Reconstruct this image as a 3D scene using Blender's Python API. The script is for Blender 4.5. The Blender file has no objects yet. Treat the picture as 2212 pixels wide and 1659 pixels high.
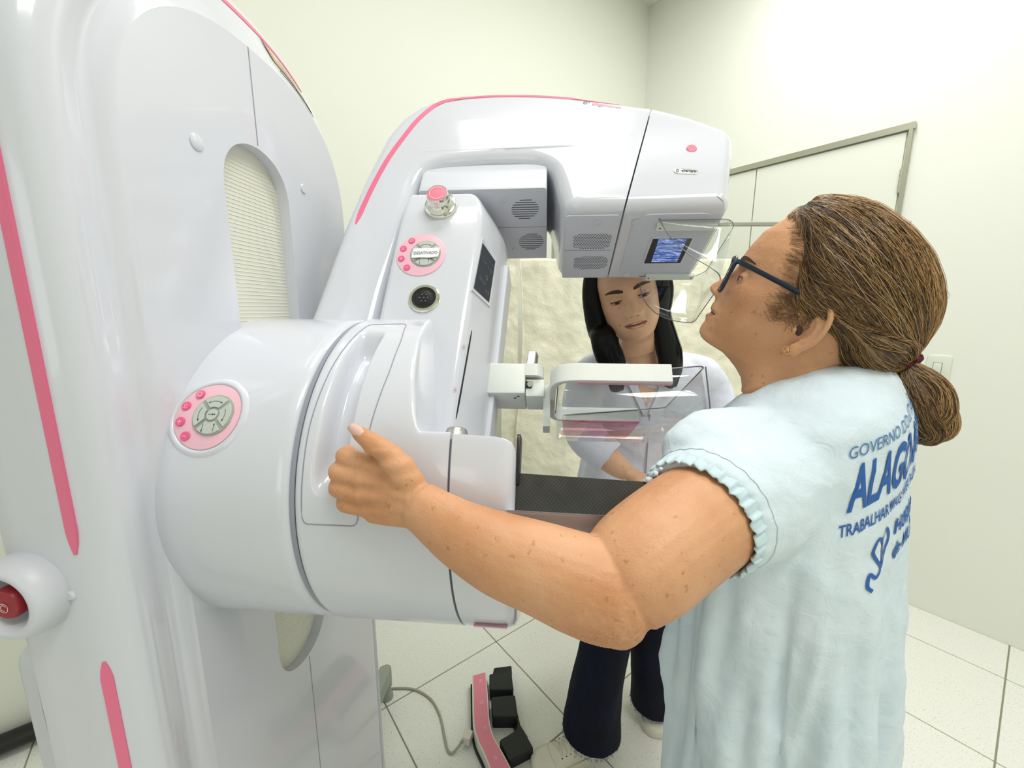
import bpy, bmesh, math, random
import numpy as np
from mathutils import Vector, Matrix
from mathutils.bvhtree import BVHTree
random.seed(4); RNG = np.random.default_rng(7)
SC = bpy.context.scene; COL = SC.collection
R = math.radians
# ---------------------------------------------------------------- camera, light, exposure
cd = bpy.data.cameras.new('camera'); cam = bpy.data.objects.new('camera', cd); COL.objects.link(cam)
cd.sensor_width = 36; cd.lens = 887/2212*36; cd.clip_start = .02
cam.location = (0, 0, 1.40); cam.rotation_euler = (R(90-10.2), 0, 0); SC.camera = cam
SC.view_settings.view_transform = 'Standard'; SC.view_settings.look = 'None'
SC.view_settings.gamma = 1; SC.view_settings.use_curve_mapping = False
SC.view_settings.exposure = -0.10
wd = bpy.data.worlds.new('world'); SC.world = wd; wd.use_nodes = True
wd.node_tree.nodes['Background'].inputs[0].default_value = (.9, .95, 1, 1)
wd.node_tree.nodes['Background'].inputs[1].default_value = .5
def area(name, loc, rot, sx, sy, power, col):
    l = bpy.data.lights.new(name, 'AREA'); l.shape = 'RECTANGLE'; l.size = sx; l.size_y = sy
    l.energy = power; l.color = col
    o = bpy.data.objects.new(name, l); COL.objects.link(o); o.location = loc; o.rotation_euler = rot
    return o
TH = R(127.7)                                       # the room stands askew to the camera
DP = np.array([math.cos(TH), math.sin(TH), 0.]); DQ = np.array([DP[1], -DP[0], 0.])
def RM(p, q, z): return DP*p + DQ*q + np.array([0, 0, z])
CEIL = 3.35; PB = 1.89; QR = 2.60; PF = -2.3; QL = -2.3
area('ceiling_lamp_machine', (-.02, .62, 3.31), (0, 0, R(5)), .90, .50, 15, (1, .995, .985))
area('ceiling_fill_room', (.9, -.5, 3.31), (0, 0, R(37)), 1.2, .6, 34, (1, .995, .98))  # unseen fill added to flatten the room light
area('ceiling_fill_door', (1.0, 1.6, 3.31), (0, 0, R(37)), 1.2, .3, 24, (1, .995, .975))  # second unseen fill, added to lift the door side and curtain
area('daylight_fill', tuple(RM(-1.2, QL+.05, 1.6)), (R(90), 0, TH+R(180)), 1.2, 1.1, 7, (.86, .93, 1))  # large soft bluish fill added out of view, in place of daylight
# ---------------------------------------------------------------- materials
def nt(m): m.use_nodes = True; return m.node_tree, m.node_tree.nodes['Principled BSDF']
def srgb(r, g, b): return tuple(((c/255)/12.92 if c/255 <= .04045 else ((c/255+.055)/1.055)**2.4) for c in (r, g, b))+(1,)
def mat(name, col, rough=.4, metal=0, coat=0, bump=0, bscale=200, var=0, vscale=8, spec=.5, sss=0, aniso=0):
    m = bpy.data.materials.new(name); t, b = nt(m); N = t.nodes; L = t.links
    b.inputs['Base Color'].default_value = col; b.inputs['Roughness'].default_value = rough
    b.inputs['Metallic'].default_value = metal; b.inputs['Coat Weight'].default_value = coat
    b.inputs['Coat Roughness'].default_value = .05; b.inputs['Specular IOR Level'].default_value = spec
    if sss:
        b.inputs['Subsurface Weight'].default_value = sss; b.inputs['Subsurface Radius'].default_value = (1, .35, .2)
        b.inputs['Subsurface Scale'].default_value = .006
    tc = N.new('ShaderNodeTexCoord')
    if var:
        n = N.new('ShaderNodeTexNoise'); n.inputs['Scale'].default_value = vscale; n.inputs['Detail'].default_value = 6
        L.new(tc.outputs['Object'], n.inputs['Vector'])
        mx = N.new('ShaderNodeMix'); mx.data_type = 'RGBA'
        mx.inputs[6].default_value = tuple(c*(1-var) for c in col[:3])+(1,); mx.inputs[7].default_value = tuple(min(1, c*(1+var)) for c in col[:3])+(1,)
        L.new(n.outputs['Fac'], mx.inputs[0]); L.new(mx.outputs[2], b.inputs['Base Color'])
    if bump:
        n = N.new('ShaderNodeTexNoise'); n.inputs['Scale'].default_value = bscale; n.inputs['Detail'].default_value = 4
        L.new(tc.outputs['Object'], n.inputs['Vector'])
        bp = N.new('ShaderNodeBump'); bp.inputs['Strength'].default_value = bump; bp.inputs['Distance'].default_value = .002
        L.new(n.outputs['Fac'], bp.inputs['Height']); L.new(bp.outputs[0], b.inputs['Normal'])
    return m
M = {}
M['wall'] = mat('wall_paint', srgb(236, 238, 229), .55, bump=.05, bscale=60, var=.012, vscale=2)
M['wall2'] = mat('back_wall_paint', srgb(232, 234, 222), .6, bump=.05, bscale=60)
M['ceil'] = mat('ceiling_paint', srgb(235, 235, 225), .8)
M['white'] = mat('gloss_white_shell', srgb(214, 216, 224), .16, coat=.4)
M['white_dull'] = mat('satin_white_shell', srgb(212, 214, 222), .38)
M['under'] = mat('textured_grey_white_plastic', srgb(206, 208, 220), .5, bump=.25, bscale=500)
M['bar'] = mat('powder_coated_metal', srgb(228, 232, 226), .42, bump=.05, bscale=900)
M['cream'] = mat('cream_slot_cover', srgb(226, 226, 212), .6)
M['pink'] = mat('pink_stripe', srgb(236, 116, 150), .3)
M['pinkpale'] = mat('pale_pink_membrane', srgb(240, 190, 204), .35)
M['pinkhot'] = mat('hot_pink_key', srgb(236, 96, 140), .35)
M['pinkcap'] = mat('pink_button_cap', srgb(232, 130, 150), .35)
M['greykey'] = mat('grey_key', srgb(192, 198, 190), .45)
M['greyring'] = mat('grey_key_surround', srgb(160, 168, 158), .5)
M['ink'] = mat('black_print', srgb(25, 27, 28), .5)
M['inkw'] = mat('white_print', srgb(250, 225, 232), .5)
M['inkp'] = mat('pink_print', srgb(222, 130, 160), .5)
M['inkblue'] = mat('blue_pen', srgb(55, 65, 130), .5)
M['paper'] = mat('white_paper', srgb(240, 240, 240), .7)
M['seam'] = mat('dark_seam', srgb(88, 90, 100), .7)
M['seamlt'] = mat('grey_seam', srgb(150, 152, 165), .6)
M['chrome'] = mat('chrome', srgb(225, 226, 215), .15, metal=1)
M['steel'] = mat('brushed_steel', srgb(190, 190, 185), .3, metal=1, bump=.2, bscale=300)
M['black'] = mat('black_plastic', srgb(14, 15, 17), .35)
M['blackrub'] = mat('black_rubber', srgb(24, 28, 28), .6, bump=.15, bscale=600)
M['red'] = mat('red_button', srgb(150, 18, 34), .4)
M['gold'] = mat('gold_foil', srgb(205, 165, 75), .3, metal=.6)
M['hole'] = mat('dark_hole', srgb(60, 58, 66), .8)
M['cable'] = mat('grey_cable', srgb(170, 168, 150), .5)
def m_screen():
    m = bpy.data.materials.new('lcd_screen_dark'); t, b = nt(m); b.inputs['Base Color'].default_value = srgb(58, 62, 68)
    b.inputs['Roughness'].default_value = .25; return m
M['lcd'] = m_screen()
M['lcdtxt'] = mat('lcd_segments', srgb(110, 114, 122), .4)
def m_carbon():
    m = bpy.data.materials.new('carbon_weave'); t, b = nt(m); N = t.nodes; L = t.links
    tc = N.new('ShaderNodeTexCoord'); mp = N.new('ShaderNodeMapping'); mp.inputs['Rotation'].default_value = (.5, .1, .1)
    L.new(tc.outputs['Object'], mp.inputs[0])
    ch = N.new('ShaderNodeTexChecker'); ch.inputs['Scale'].default_value = 420
    ch.inputs[1].default_value = srgb(74, 74, 66); ch.inputs[2].default_value = srgb(54, 55, 50); L.new(mp.outputs[0], ch.inputs[0])
    n = N.new('ShaderNodeTexNoise'); n.inputs['Scale'].default_value = 30; n.inputs['Detail'].default_value = 5; L.new(tc.outputs['Object'], n.inputs[0])
    mx = N.new('ShaderNodeMix'); mx.data_type = 'RGBA'; mx.blend_type = 'MULTIPLY'; mx.inputs[0].default_value = .8
    L.new(ch.outputs[0], mx.inputs[6]); L.new(n.outputs['Fac'], mx.inputs[7]); L.new(mx.outputs[2], b.inputs['Base Color'])
    b.inputs['Roughness'].default_value = .4; return m
M['carbon'] = m_carbon()
def m_glass(name, col=(1, 1, 1, 1), alpha=.16, rough=.03):
    m = bpy.data.materials.new(name); m.use_nodes = True; t = m.node_tree; N = t.nodes; L = t.links
    N.clear(); o = N.new('ShaderNodeOutputMaterial'); mx = N.new('ShaderNodeMixShader')
    tr = N.new('ShaderNodeBsdfTransparent'); tr.inputs[0].default_value = col
    g = N.new('ShaderNodeBsdfGlossy'); g.inputs['Roughness'].default_value = rough; g.inputs[0].default_value = (.95, .97, 1, 1)
    f = N.new('ShaderNodeLayerWeight'); f.inputs[0].default_value = .5
    p = N.new('ShaderNodeMath'); p.operation = 'POWER'; p.inputs[1].default_value = 5; L.new(f.outputs['Facing'], p.inputs[0])
    q = N.new('ShaderNodeMath'); q.operation = 'MULTIPLY_ADD'; q.inputs[1].default_value = .35; q.inputs[2].default_value = alpha*.2; L.new(p.outputs[0], q.inputs[0])
    L.new(q.outputs[0], mx.inputs[0]); L.new(tr.outputs[0], mx.inputs[1]); L.new(g.outputs[0], mx.inputs[2])
    L.new(mx.outputs[0], o.inputs[0]); return m
M['clear'] = m_glass('clear_polycarbonate', (.94, .95, .955, 1), .25)
M['clear2'] = m_glass('clear_acrylic_shield', (.95, .96, .96, 1), .15)
M['edge'] = mat('acrylic_cut_edge', srgb(110, 112, 118), .2)
M['edgelt'] = mat('acrylic_lit_edge', srgb(222, 224, 220), .2)
# ---------------------------------------------------------------- mesh helpers (all vertices are given in world metres)
def obj(name, V, F, m, parent=None, smooth=35, props=None):
    V = np.asarray(V, float); off = np.zeros(3)
    p = parent
    while p is not None: off = off+np.array(p.location); p = p.parent
    me = bpy.data.meshes.new(name); me.from_pydata((V-off).tolist(), [], F)
    bm = bmesh.new(); bm.from_mesh(me); bmesh.ops.recalc_face_normals(bm, faces=bm.faces[:]); bm.to_mesh(me); bm.free()
    if m is not None: me.materials.append(m)
    if smooth:
        me.polygons.foreach_set('use_smooth', [True]*len(me.polygons))
        if smooth < 180: me.set_sharp_from_angle(angle=R(smooth))
    me.update()
    o = bpy.data.objects.new(name, me); COL.objects.link(o)
    if parent is not None: o.parent = parent
    if props:
        for k, v in props.items(): o[k] = v
    return o
def thing(name, label, cat, loc=(0, 0, 0), group=None, kind=None):
    o = bpy.data.objects.new(name, None); COL.objects.link(o); o.location = loc; o.empty_display_size = .1
    o['label'] = label; o['category'] = cat
    if group: o['group'] = group
    if kind: o['kind'] = kind
    return o
def tag(o, label=None, cat=None, group=None, kind=None):
    for k, v in (('label', label), ('category', cat), ('group', group), ('kind', kind)):
        if v: o[k] = v
    return o
class MB:
    def __init__(s): s.V = []; s.F = []
    def add(s, V, F):
        n = len(s.V); s.V.extend([tuple(map(float, v)) for v in V]); s.F.extend([tuple(i+n for i in f) for f in F]); return s
    def loft(s, rings, c0=True, c1=True, closed=True):
        n = len(rings[0]); V = [p for r in rings for p in r]; F = []
        for i in range(len(rings)-1):
            for j in range(n if closed else n-1):
                k = (j+1) % n; F.append((i*n+j, i*n+k, (i+1)*n+k, (i+1)*n+j))
        if c0: F.append(tuple(range(n))[::-1])
        if c1: F.append(tuple((len(rings)-1)*n+j for j in range(n)))
        return s.add(V, F)
    def tube(s, pts, r, n=10, caps=True, ry=None, up=None):
        pts = [np.asarray(p, float) for p in pts]; m = len(pts)
        rs = list(r) if hasattr(r, '__len__') else [r]*m
        rys = rs if ry is None else (list(ry) if hasattr(ry, '__len__') else [ry]*m)
        T = []
        for i in range(m):
            t = pts[min(i+1, m-1)]-pts[max(i-1, 0)]; T.append(t/(np.linalg.norm(t)+1e-12))
        u = np.array(up, float) if up is not None else (np.array([0, 0, 1.]) if abs(T[0][2]) < .9 else np.array([1., 0, 0]))
        rings = []
        for i in range(m):
            u = u-T[i]*(u@T[i]); u /= np.linalg.norm(u)+1e-12; w_ = np.cross(T[i], u)
            rings.append([pts[i]+u*rs[i]*math.cos(a_)+w_*rys[i]*math.sin(a_) for a_ in np.linspace(0, 2*math.pi, n, endpoint=False)])
        return s.loft(rings, caps, caps)
    def box(s, c, ax, sz):
        c = np.asarray(c, float); A = [np.asarray(a_, float)*z_/2 for a_, z_ in zip(ax, sz)]
        V = [c+i*A[0]+j*A[1]+k*A[2] for i in (-1, 1) for j in (-1, 1) for k in (-1, 1)]
        return s.add(V, [(0, 1, 3, 2), (4, 6, 7, 5), (0, 4, 5, 1), (2, 3, 7, 6), (0, 2, 6, 4), (1, 5, 7, 3)])
    def build(s, name, m, parent=None, smooth=35, **k): return obj(name, s.V, s.F, m, parent, smooth, k or None)
def rot_axes(n, up=(0, 0, 1)):
    n = np.asarray(n, float)/np.linalg.norm(n); x = np.cross(up, n)
    if np.linalg.norm(x) < 1e-6: x = np.array([1., 0, 0])
    x /= np.linalg.norm(x); return x, np.cross(n, x), n
def lathe(mb, c, n, prof, seg=40, up=(0, 0, 1)):
    """profile of (radius, height along n)"""
    x, y, n = rot_axes(n, up); c = np.asarray(c, float)
    rings = [[c+n*h_+(x*math.cos(a_)+y*math.sin(a_))*r_ for a_ in np.linspace(0, 2*math.pi, seg, endpoint=False)] for r_, h_ in prof]
    return mb.loft(rings, True, True)
def rrect(w_, h_, r, n=5):
    P = []
    for cx_, cy_, a0 in ((w_/2-r, h_/2-r, 0), (-w_/2+r, h_/2-r, 90), (-w_/2+r, -h_/2+r, 180), (w_/2-r, -h_/2+r, 270)):
        for i in range(n+1):
            a_ = R(a0+90*i/n); P.append((cx_+r*math.cos(a_), cy_+r*math.sin(a_)))
    return P
def slab(mb, P2, c, x, y, n, t, bev=0):
    """2D outline P2 in axes x,y about c extruded t along n with an optional bevel at the top"""
    c = np.asarray(c, float); P2 = np.array(P2); cen = P2.mean(0)
    def ring(k, hh): return [c+x*p[0]+y*p[1]+n*hh for p in (cen+(P2-cen)*k)]
    if bev:
        sz = max(np.ptp(P2[:, 0]), np.ptp(P2[:, 1]))/2
        return mb.loft([ring(1, 0), ring(1, t-bev), ring(1-bev*.4/sz, t-bev*.3), ring(1-bev/sz, t)])
    return mb.loft([ring(1, 0), ring(1, t)])
def roundpoly(P, r, n=5):
    """round every corner of a polygon"""
    P = [np.array(p, float) for p in P]; out = []
    for i, p in enumerate(P):
        a_ = P[i-1]-p; b_ = P[(i+1) % len(P)]-p; la, lb = np.linalg.norm(a_), np.linalg.norm(b_)
        k = min(r, la*.45, lb*.45); A = p+a_/la*k; B = p+b_/lb*k
        for j in range(n+1):
            t_ = j/n; out.append((1-t_)**2*A+2*t_*(1-t_)*p+t_*t_*B)
    return out
def offset(P, d):
    """inset a closed counter-clockwise polygon by d"""
    P = np.array(P); a_ = np.roll(P, 1, 0); b_ = np.roll(P, -1, 0); t_ = b_-a_
    t_ /= np.linalg.norm(t_, axis=1)[:, None]+1e-12; n_ = np.stack([-t_[:, 1], t_[:, 0]], 1); return P+n_*d
def ccw(P):
    P = np.array(P); x, y = P[:, 0], P[:, 1]
    return P if (x*np.roll(y, -1)-y*np.roll(x, -1)).sum() > 0 else P[::-1]
def resample(P, n, closed=False):
    P = np.array(P, float)
    if closed: P = np.vstack([P, P[:1]])
    d = np.r_[0, np.cumsum(np.linalg.norm(np.diff(P, axis=0), axis=1))]; s_ = np.linspace(0, d[-1], n+1 if closed else n)
    if closed: s_ = s_[:-1]
    return np.stack([np.interp(s_, d, P[:, i]) for i in range(P.shape[1])], 1)
def spl(P, n):
    """Catmull-Rom through P"""
    P = np.array(P, float); Q = np.vstack([2*P[0]-P[1], P, 2*P[-1]-P[-2]]); out = []
    for i in range(len(P)-1):
        a_, b_, c_, d_ = Q[i:i+4]
        for t_ in np.linspace(0, 1, n, endpoint=False):
            out.append(.5*((2*b_)+(-a_+c_)*t_+(2*a_-5*b_+4*c_-d_)*t_*t_+(-a_+3*b_-3*c_+d_)*t_**3))
    out.append(P[-1]); return np.array(out)
def text_mesh(s, size, font_w=1.0, bold=0.0):
    cu = bpy.data.curves.new('t', 'FONT'); cu.body = s; cu.size = size; cu.align_x = 'CENTER'; cu.align_y = 'CENTER'
    cu.offset = bold; cu.resolution_u = 3
    o = bpy.data.objects.new('t', cu); COL.objects.link(o); bpy.context.view_layer.update()
    me = bpy.data.meshes.new_from_object(o.evaluated_get(bpy.context.evaluated_depsgraph_get()))
    V = [(v.co.x*font_w, v.co.y) for v in me.vertices]; F = [tuple(p.vertices) for p in me.polygons]
    bpy.data.objects.remove(o); bpy.data.curves.remove(cu); bpy.data.meshes.remove(me); return V, F
def put_text(mb, s, size, c, x, y, font_w=1.0, bold=0.0):
    V, F = text_mesh(s, size, font_w, bold); mb.add([np.asarray(c)+np.asarray(x)*a_+np.asarray(y)*b_ for a_, b_ in V], F)
def line2(mb, P, c, x, y, n, w_=.0006, t=.0003):
    """thin printed line following 2D points"""
    P = np.array(P, float); T_ = np.gradient(P, axis=0); T_ /= np.linalg.norm(T_, axis=1)[:, None]+1e-12
    N_ = np.stack([-T_[:, 1], T_[:, 0]], 1)*w_/2
    A = [np.asarray(c)+x*p[0]+y*p[1]+n*t for p in P+N_]; B = [np.asarray(c)+x*p[0]+y*p[1]+n*t for p in P-N_]
    m_ = len(P); mb.add(A+B, [(i, i+1, m_+i+1, m_+i) for i in range(m_-1)])
# ---------------------------------------------------------------- the room
def structure(o): o['kind'] = 'structure'; return o
def quad_box(name, p0, p1, q0, q1, z0, z1, m, parent=None, kind=True):
    mb = MB(); mb.box(RM((p0+p1)/2, (q0+q1)/2, (z0+z1)/2), (DP, DQ, (0, 0, 1)), (abs(p1-p0), abs(q1-q0), abs(z1-z0)))
    o = mb.build(name, m, parent, 0)
    return structure(o) if kind else o
M['grout'] = mat('tile_grout', srgb(150, 146, 122), .9)
floor = quad_box('floor', PF, PB, QL, QR, -.06, -.0025, M['grout'])
def m_tile():
    m = mat('glazed_floor_tile', srgb(226, 227, 217), .38, bump=.03, bscale=40); t = m.node_tree; N = t.nodes; L = t.links
    b = N['Principled BSDF']; tc = N.new('ShaderNodeTexCoord')
    n = N.new('ShaderNodeTexNoise'); n.inputs['Scale'].default_value = 210; n.inputs['Detail'].default_value = 3
    L.new(tc.outputs['Object'], n.inputs['Vector']); cr = N.new('ShaderNodeValToRGB')
    cr.color_ramp.elements[0].position = .27; cr.color_ramp.elements[0].color = srgb(176, 174, 156)
    cr.color_ramp.elements[1].position = .40; cr.color_ramp.elements[1].color = srgb(240, 241, 234)
    L.new(n.outputs['Fac'], cr.inputs[0]); L.new(cr.outputs[0], b.inputs['Base Color']); return m
M['tile'] = m_tile()
tmesh = {}
g_ = .0045
pl = [-.09+.45*i for i in range(-4, 5)]+[PB]; ql = [2.337-.483*i for i in range(-0, 9)]
pl = [PF]+[p for p in pl if PF < p < PB-.02]+[PB]; ql = sorted([q for q in ql if QL < q]+[QL, QR])
for i in range(len(pl)-1):
    for j in range(len(ql)-1):
        w_, h_ = round(pl[i+1]-pl[i]-g_, 4), round(ql[j+1]-ql[j]-g_, 4)
        c = RM((pl[i]+pl[i+1])/2, (ql[j]+ql[j+1])/2, 0)
        if (w_, h_) not in tmesh:
            P = np.array(rrect(w_, h_, .002, 1)); V = []; F = []
            for k_, z_ in ((1, -.01), (1, -.0012), (.995, 0)):
                V += [tuple((DP*p[0]+DQ*p[1])*k_+np.array([0, 0, z_])) for p in P]
            n = len(P)
            F = [(r_*n+a_, r_*n+(a_+1) % n, (r_+1)*n+(a_+1) % n, (r_+1)*n+a_) for r_ in (0, 1) for a_ in range(n)]+[tuple(2*n+a_ for a_ in range(n))]
            me = bpy.data.meshes.new('tile'); me.from_pydata(V, [], F); me.materials.append(M['tile']); me.update(); tmesh[(w_, h_)] = me
        o = bpy.data.objects.new('tile', tmesh[(w_, h_)]); COL.objects.link(o); o.parent = floor; o.location = c
quad_box('wall_right', PF, PB+.1, QR, QR+.1, -.06, CEIL, M['wall'])
quad_box('wall_back', PB, PB+.1, QL-.1, QR, -.06, CEIL, M['wall2'])
quad_box('wall_left', PF, PB, QL-.1, QL, -.06, CEIL, M['wall'])
quad_box('wall_front', PF-.1, PF, QL-.1, QR+.1, -.06, CEIL, M['wall'])
quad_box('ceiling', PF-.1, PB+.1, QL-.1, QR+.1, CEIL, CEIL+.1, M['ceil'])
quad_box('trim_1', PF, PB, QR-.004, QR, 0, .007, M['cream'])
# door in the right wall
door = thing('door_1', 'x', 'door', tuple(RM(.88, QR, 0))); del door['label']; del door['category']; structure(door)
M['doorpaint'] = mat('door_laminate', srgb(233, 235, 224), .35)
M['alu'] = mat('satin_aluminium', srgb(178, 178, 160), .35, metal=.6)
M['darkgap'] = mat('shadow_gap', srgb(130, 120, 105), .8)
D0, D1, DZ = .485, 1.75, 2.195
def slabq(p0, p1, q0, q1, z0, z1, nm, m, par, bev=.003):
    mb = MB(); c = RM((p0+p1)/2, (q0+q1)/2, (z0+z1)/2)
    slab(mb, rrect(abs(p1-p0), abs(z1-z0), bev, 2), c+DQ*(q1-q0)/2, DP, np.array([0, 0, 1.]), -DQ, q1-q0, 0)
    return mb.build(nm, m, par, 30)
slabq(D0+.016, 1.114, QR-.010, QR, .005, DZ-.022, 'door_leaf', M['doorpaint'], door)
slabq(1.119, D1-.016, QR-.010, QR, .005, DZ-.022, 'door_leaf', M['doorpaint'], door)
fr = slabq(D0-.012, D1+.012, QR-.022, QR, DZ-.016, DZ+.012, 'frame_head', M['alu'], door)
slabq(D0-.006, D0+.008, QR-.022, QR, 0, DZ-.016, 'frame_jamb', M['alu'], door)
slabq(D1-.008, D1+.006, QR-.022, QR, 0, DZ-.016, 'frame_jamb', M['alu'], door)
slabq(1.1142, 1.1188, QR-.008, QR-.003, .005, DZ-.022, 'gap_strip', M['darkgap'], door, .001)
for z_ in (1.97, .25, 1.1):
    mb = MB(); mb.tube([RM(D0+.012, QR-.016, z_-.05), RM(D0+.012, QR-.016, z_+.05)], .0065, 10)
    for k in range(1, 4): mb.tube([RM(D0+.012, QR-.016, z_-.05+.025*k-.001), RM(D0+.012, QR-.016, z_-.05+.025*k+.001)], .0075, 10)
    mb.build('hinge', M['alu'], door)
# switch plate
M['switch'] = mat('switch_plastic', srgb(226, 230, 218), .35)
sw = thing('light_switch', 'white light switch plate on the wall right of the door behind the ponytail', 'switch', tuple(RM(.268, QR, 1.15)))
mb = MB(); slab(mb, rrect(.078, .12, .012), RM(.272, QR, 1.145), DP, np.array([0, 0, 1.]), -DQ, .008, .003); mb.build('switch_plate', M['switch'], sw)
mb = MB(); slab(mb, rrect(.026, .05, .002), RM(.275, QR-.008, 1.145), DP, np.array([0, 0, 1.]), -DQ, .004, .001); mb.build('rocker', M['switch'], sw)
mb = MB(); mb.add([RM(.275+x_*.0145, QR-.0085, 1.145+z_*.0265) for x_ in (-1, 1) for z_ in (-1, 1)], [(0, 1, 3, 2)]); mb.build('rocker_gap', M['seam'], sw, 0)
# ---------------------------------------------------------------- mammography machine
YW = R(5); TL = R(30); HC = 1.14
ma = np.array([math.cos(YW), -math.sin(YW), 0]); mh = np.array([-math.sin(YW), -math.cos(YW), 0]); mz = np.array([0, 0, 1.])
mw = mh*math.cos(TL)+mz*math.sin(TL); mv = mz*math.cos(TL)-mh*math.sin(TL)
OX = np.array([-.41, .69, 0])-mh*.02
def K(u, hh, z): return OX+ma*u+mh*hh+mz*z             # column frame
def W(u, s, t): return OX+mz*HC+ma*u+mw*s+mv*t         # tilted C-arm frame
mach = thing('mammography_machine', 'large white mammography machine with pink stripes and a tilted C-arm', 'medical machine', tuple(K(-.2, 0, 0)))
def ease(x_): x_ = min(max(x_, 0), 1); return x_*x_*(3-2*x_)
# column: lofted outline
def coloutline(hw_l, hw_r, ztop, zs, n=2.5, zb=.02, off=0, cz=-.024, N=64):
    """from bottom near side over the arch to bottom far side"""
    P = []
    for z_ in np.linspace(zb, zs, 12, endpoint=False): P.append((cz+hw_l, z_))
    for a_ in np.linspace(0, math.pi, N):
        c_, s_ = math.cos(a_), math.sin(a_)
        P.append((cz+(hw_l if c_ > 0 else hw_r)*np.sign(c_)*abs(c_)**(2/n), zs+(ztop-zs)*abs(s_)**(2/n)))
    for z_ in np.linspace(zs, zb, 13)[1:]: P.append((cz-hw_r, z_))
    return P
zs = 1.575
levels = [(-.134, .322, .335, 1.885), (-.128, .331, .344, 1.899), (-.122, .334, .348, 1.903), (-.10, .334, .348, 1.903), (-.06, .334, .345, 1.892), (-.035, .334, .326, 1.876), (-.015, .328, .304, 1.856),
          (-.004, .318, .287, 1.838), (0, .305, .278, 1.828), (-.002, .292, .272, 1.822), (-.007, .281, .269, 1.817), (-.0085, .272, .267, 1.814), (-.006, .264, .265, 1.811), (-.001, .256, .261, 1.806), (0, .245, .255, 1.80)]
def u_at(u, h_, z_, zt):
    if z_ < zs-.2: return u
    wl = ease((h_-.04)/.20); wl = 1-(1-wl)*ease((z_-zs+.2)/.25); ua = -(zt-1.80)*.55 if zt < 1.893 else u
    return u*wl+ua*(1-wl)
rings = [[K(u_at(u, p[0], p[1], zt) if u > -.09 else u, p[0], p[1]) for p in coloutline(a_, b_, zt, zs)] for u, a_, b_, zt in levels]
n = len(rings[0])
# slot outline with matched count
so = coloutline(.075+.024*0, .075, 1.655, 1.56, 2.2, .75, cz=0.0)
so = []
for i, p in enumerate(coloutline(1, 1, 1, 0, 2)):
    pass
def slot(u, g=0):
    P = []
    zc0, zc1 = .80, 1.575
    for z_ in np.linspace(zc0, zc1, 12, endpoint=False): P.append((.076-g, z_))
    for a_ in np.linspace(0, math.pi, 64): P.append(((.076-g)*math.cos(a_), zc1+(.08-g)*abs(math.sin(a_))**.8))
    for z_ in np.linspace(zc1, zc0, 13)[1:]: P.append((-.076+g, z_))
    return [K(u, a_, b_) for a_, b_ in P]
mb = MB(); mb.loft(rings, True, False, closed=True)
# front face between outline and slot (upper part), then below the slot
mb.loft([rings[-1], slot(0), slot(-.004, -.0), slot(-.022, 0)], False, False, closed=False)
lowb = [K(0, .076*math.cos(a_), .80-.08*abs(math.sin(a_))**.8) for a_ in np.linspace(0, math.pi, 17)]
lowb2 = [p-ma*.022 for p in lowb]
lw = [np.array(K(0, x_, .02)) for x_ in np.linspace(.221, -.279, 17)]
mb.loft([lowb2, lowb, lw], False, False, closed=False)
col = mb.build('column_housing', M['white'], mach, 40)
mb = MB(); P = [K(-.02, .09*math.cos(a_), 1.575+.09*math.sin(a_)) for a_ in np.linspace(0, math.pi, 24)]+[K(-.02, .09*math.cos(a_), .80+.09*math.sin(a_)) for a_ in np.linspace(math.pi, 2*math.pi, 24)]
mb.loft([P, [p-ma*.003 for p in P]])
for i in range(150):
    z_ = .735+i*.006
    mb.tube([K(-.0199, .078, z_), K(-.0199, -.078, z_)], .0007, 4, False)
mb.build('slot_cover', M['cream'], mach)
for z0, z1 in ((1.66, 1.80), (.31, .715), (.03, .285)):
    mb = MB(); mb.box(K(0, -.006, (z0+z1)/2), (ma, mh, mz), (.0012, .0016, z1-z0)); mb.build('panel_seam', M['seamlt'], col, 0)
def stripe(path, w_, nm, mt, par, nrm, n_=3):
    pass
def ribbon(P, N_, w_, off=.0012):
    """ribbon of width w_ through world points P on surface normals N_"""
    P = np.array(P); N_ = np.array(N_); T_ = np.gradient(P, axis=0); T_ /= np.linalg.norm(T_, axis=1)[:, None]
    B = np.cross(N_, T_); B /= np.linalg.norm(B, axis=1)[:, None]
    k = len(P); wv = np.ones(k)*w_/2; wv[0] *= .25; wv[-1] *= .25
    if k > 6: wv[1] *= .75; wv[-2] *= .75
    V = list(P+B*wv[:, None]+N_*off)+list(P-B*wv[:, None]+N_*off)
    V2 = list(P+B*wv[:, None]-N_*.002)+list(P-B*wv[:, None]-N_*.002)
    F = [(i, i+1, k+i+1, k+i) for i in range(k-1)]
    F += [(2*k+i, 2*k+i+1, i+1, i) for i in range(k-1)]+[(k+i, k+i+1, 3*k+i+1, 3*k+i) for i in range(k-1)]+[(0, k, 3*k, 2*k), (k-1, 2*k-1, 4*k-1, 3*k-1)]
    return V+V2, F
def bvh(o):
    me = o.data; off = np.array(o.matrix_world.translation) if o.parent is None else None
    off = np.zeros(3); p = o
    while p is not None: off += np.array(p.location); p = p.parent
    return BVHTree.FromPolygons([tuple(np.array(v.co)+off) for v in me.vertices], [tuple(p.vertices) for p in me.polygons])
cb = bvh(col)
def surf(tree, p, d=None):
    if d is not None:
        h_ = tree.ray_cast(Vector(p), Vector(d))
        if h_[0] is not None: return np.array(h_[0]), np.array(h_[1])
    h_ = tree.find_nearest(Vector(p)); return np.array(h_[0]), np.array(h_[1])
def arch(an, zt, hr):
    c_, s_ = math.cos(R(an)), math.sin(R(an)); return -.024+(.334 if c_ > 0 else hr)*np.sign(c_)*abs(c_)**.8, zs+(zt-zs)*abs(s_)**.8
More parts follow.
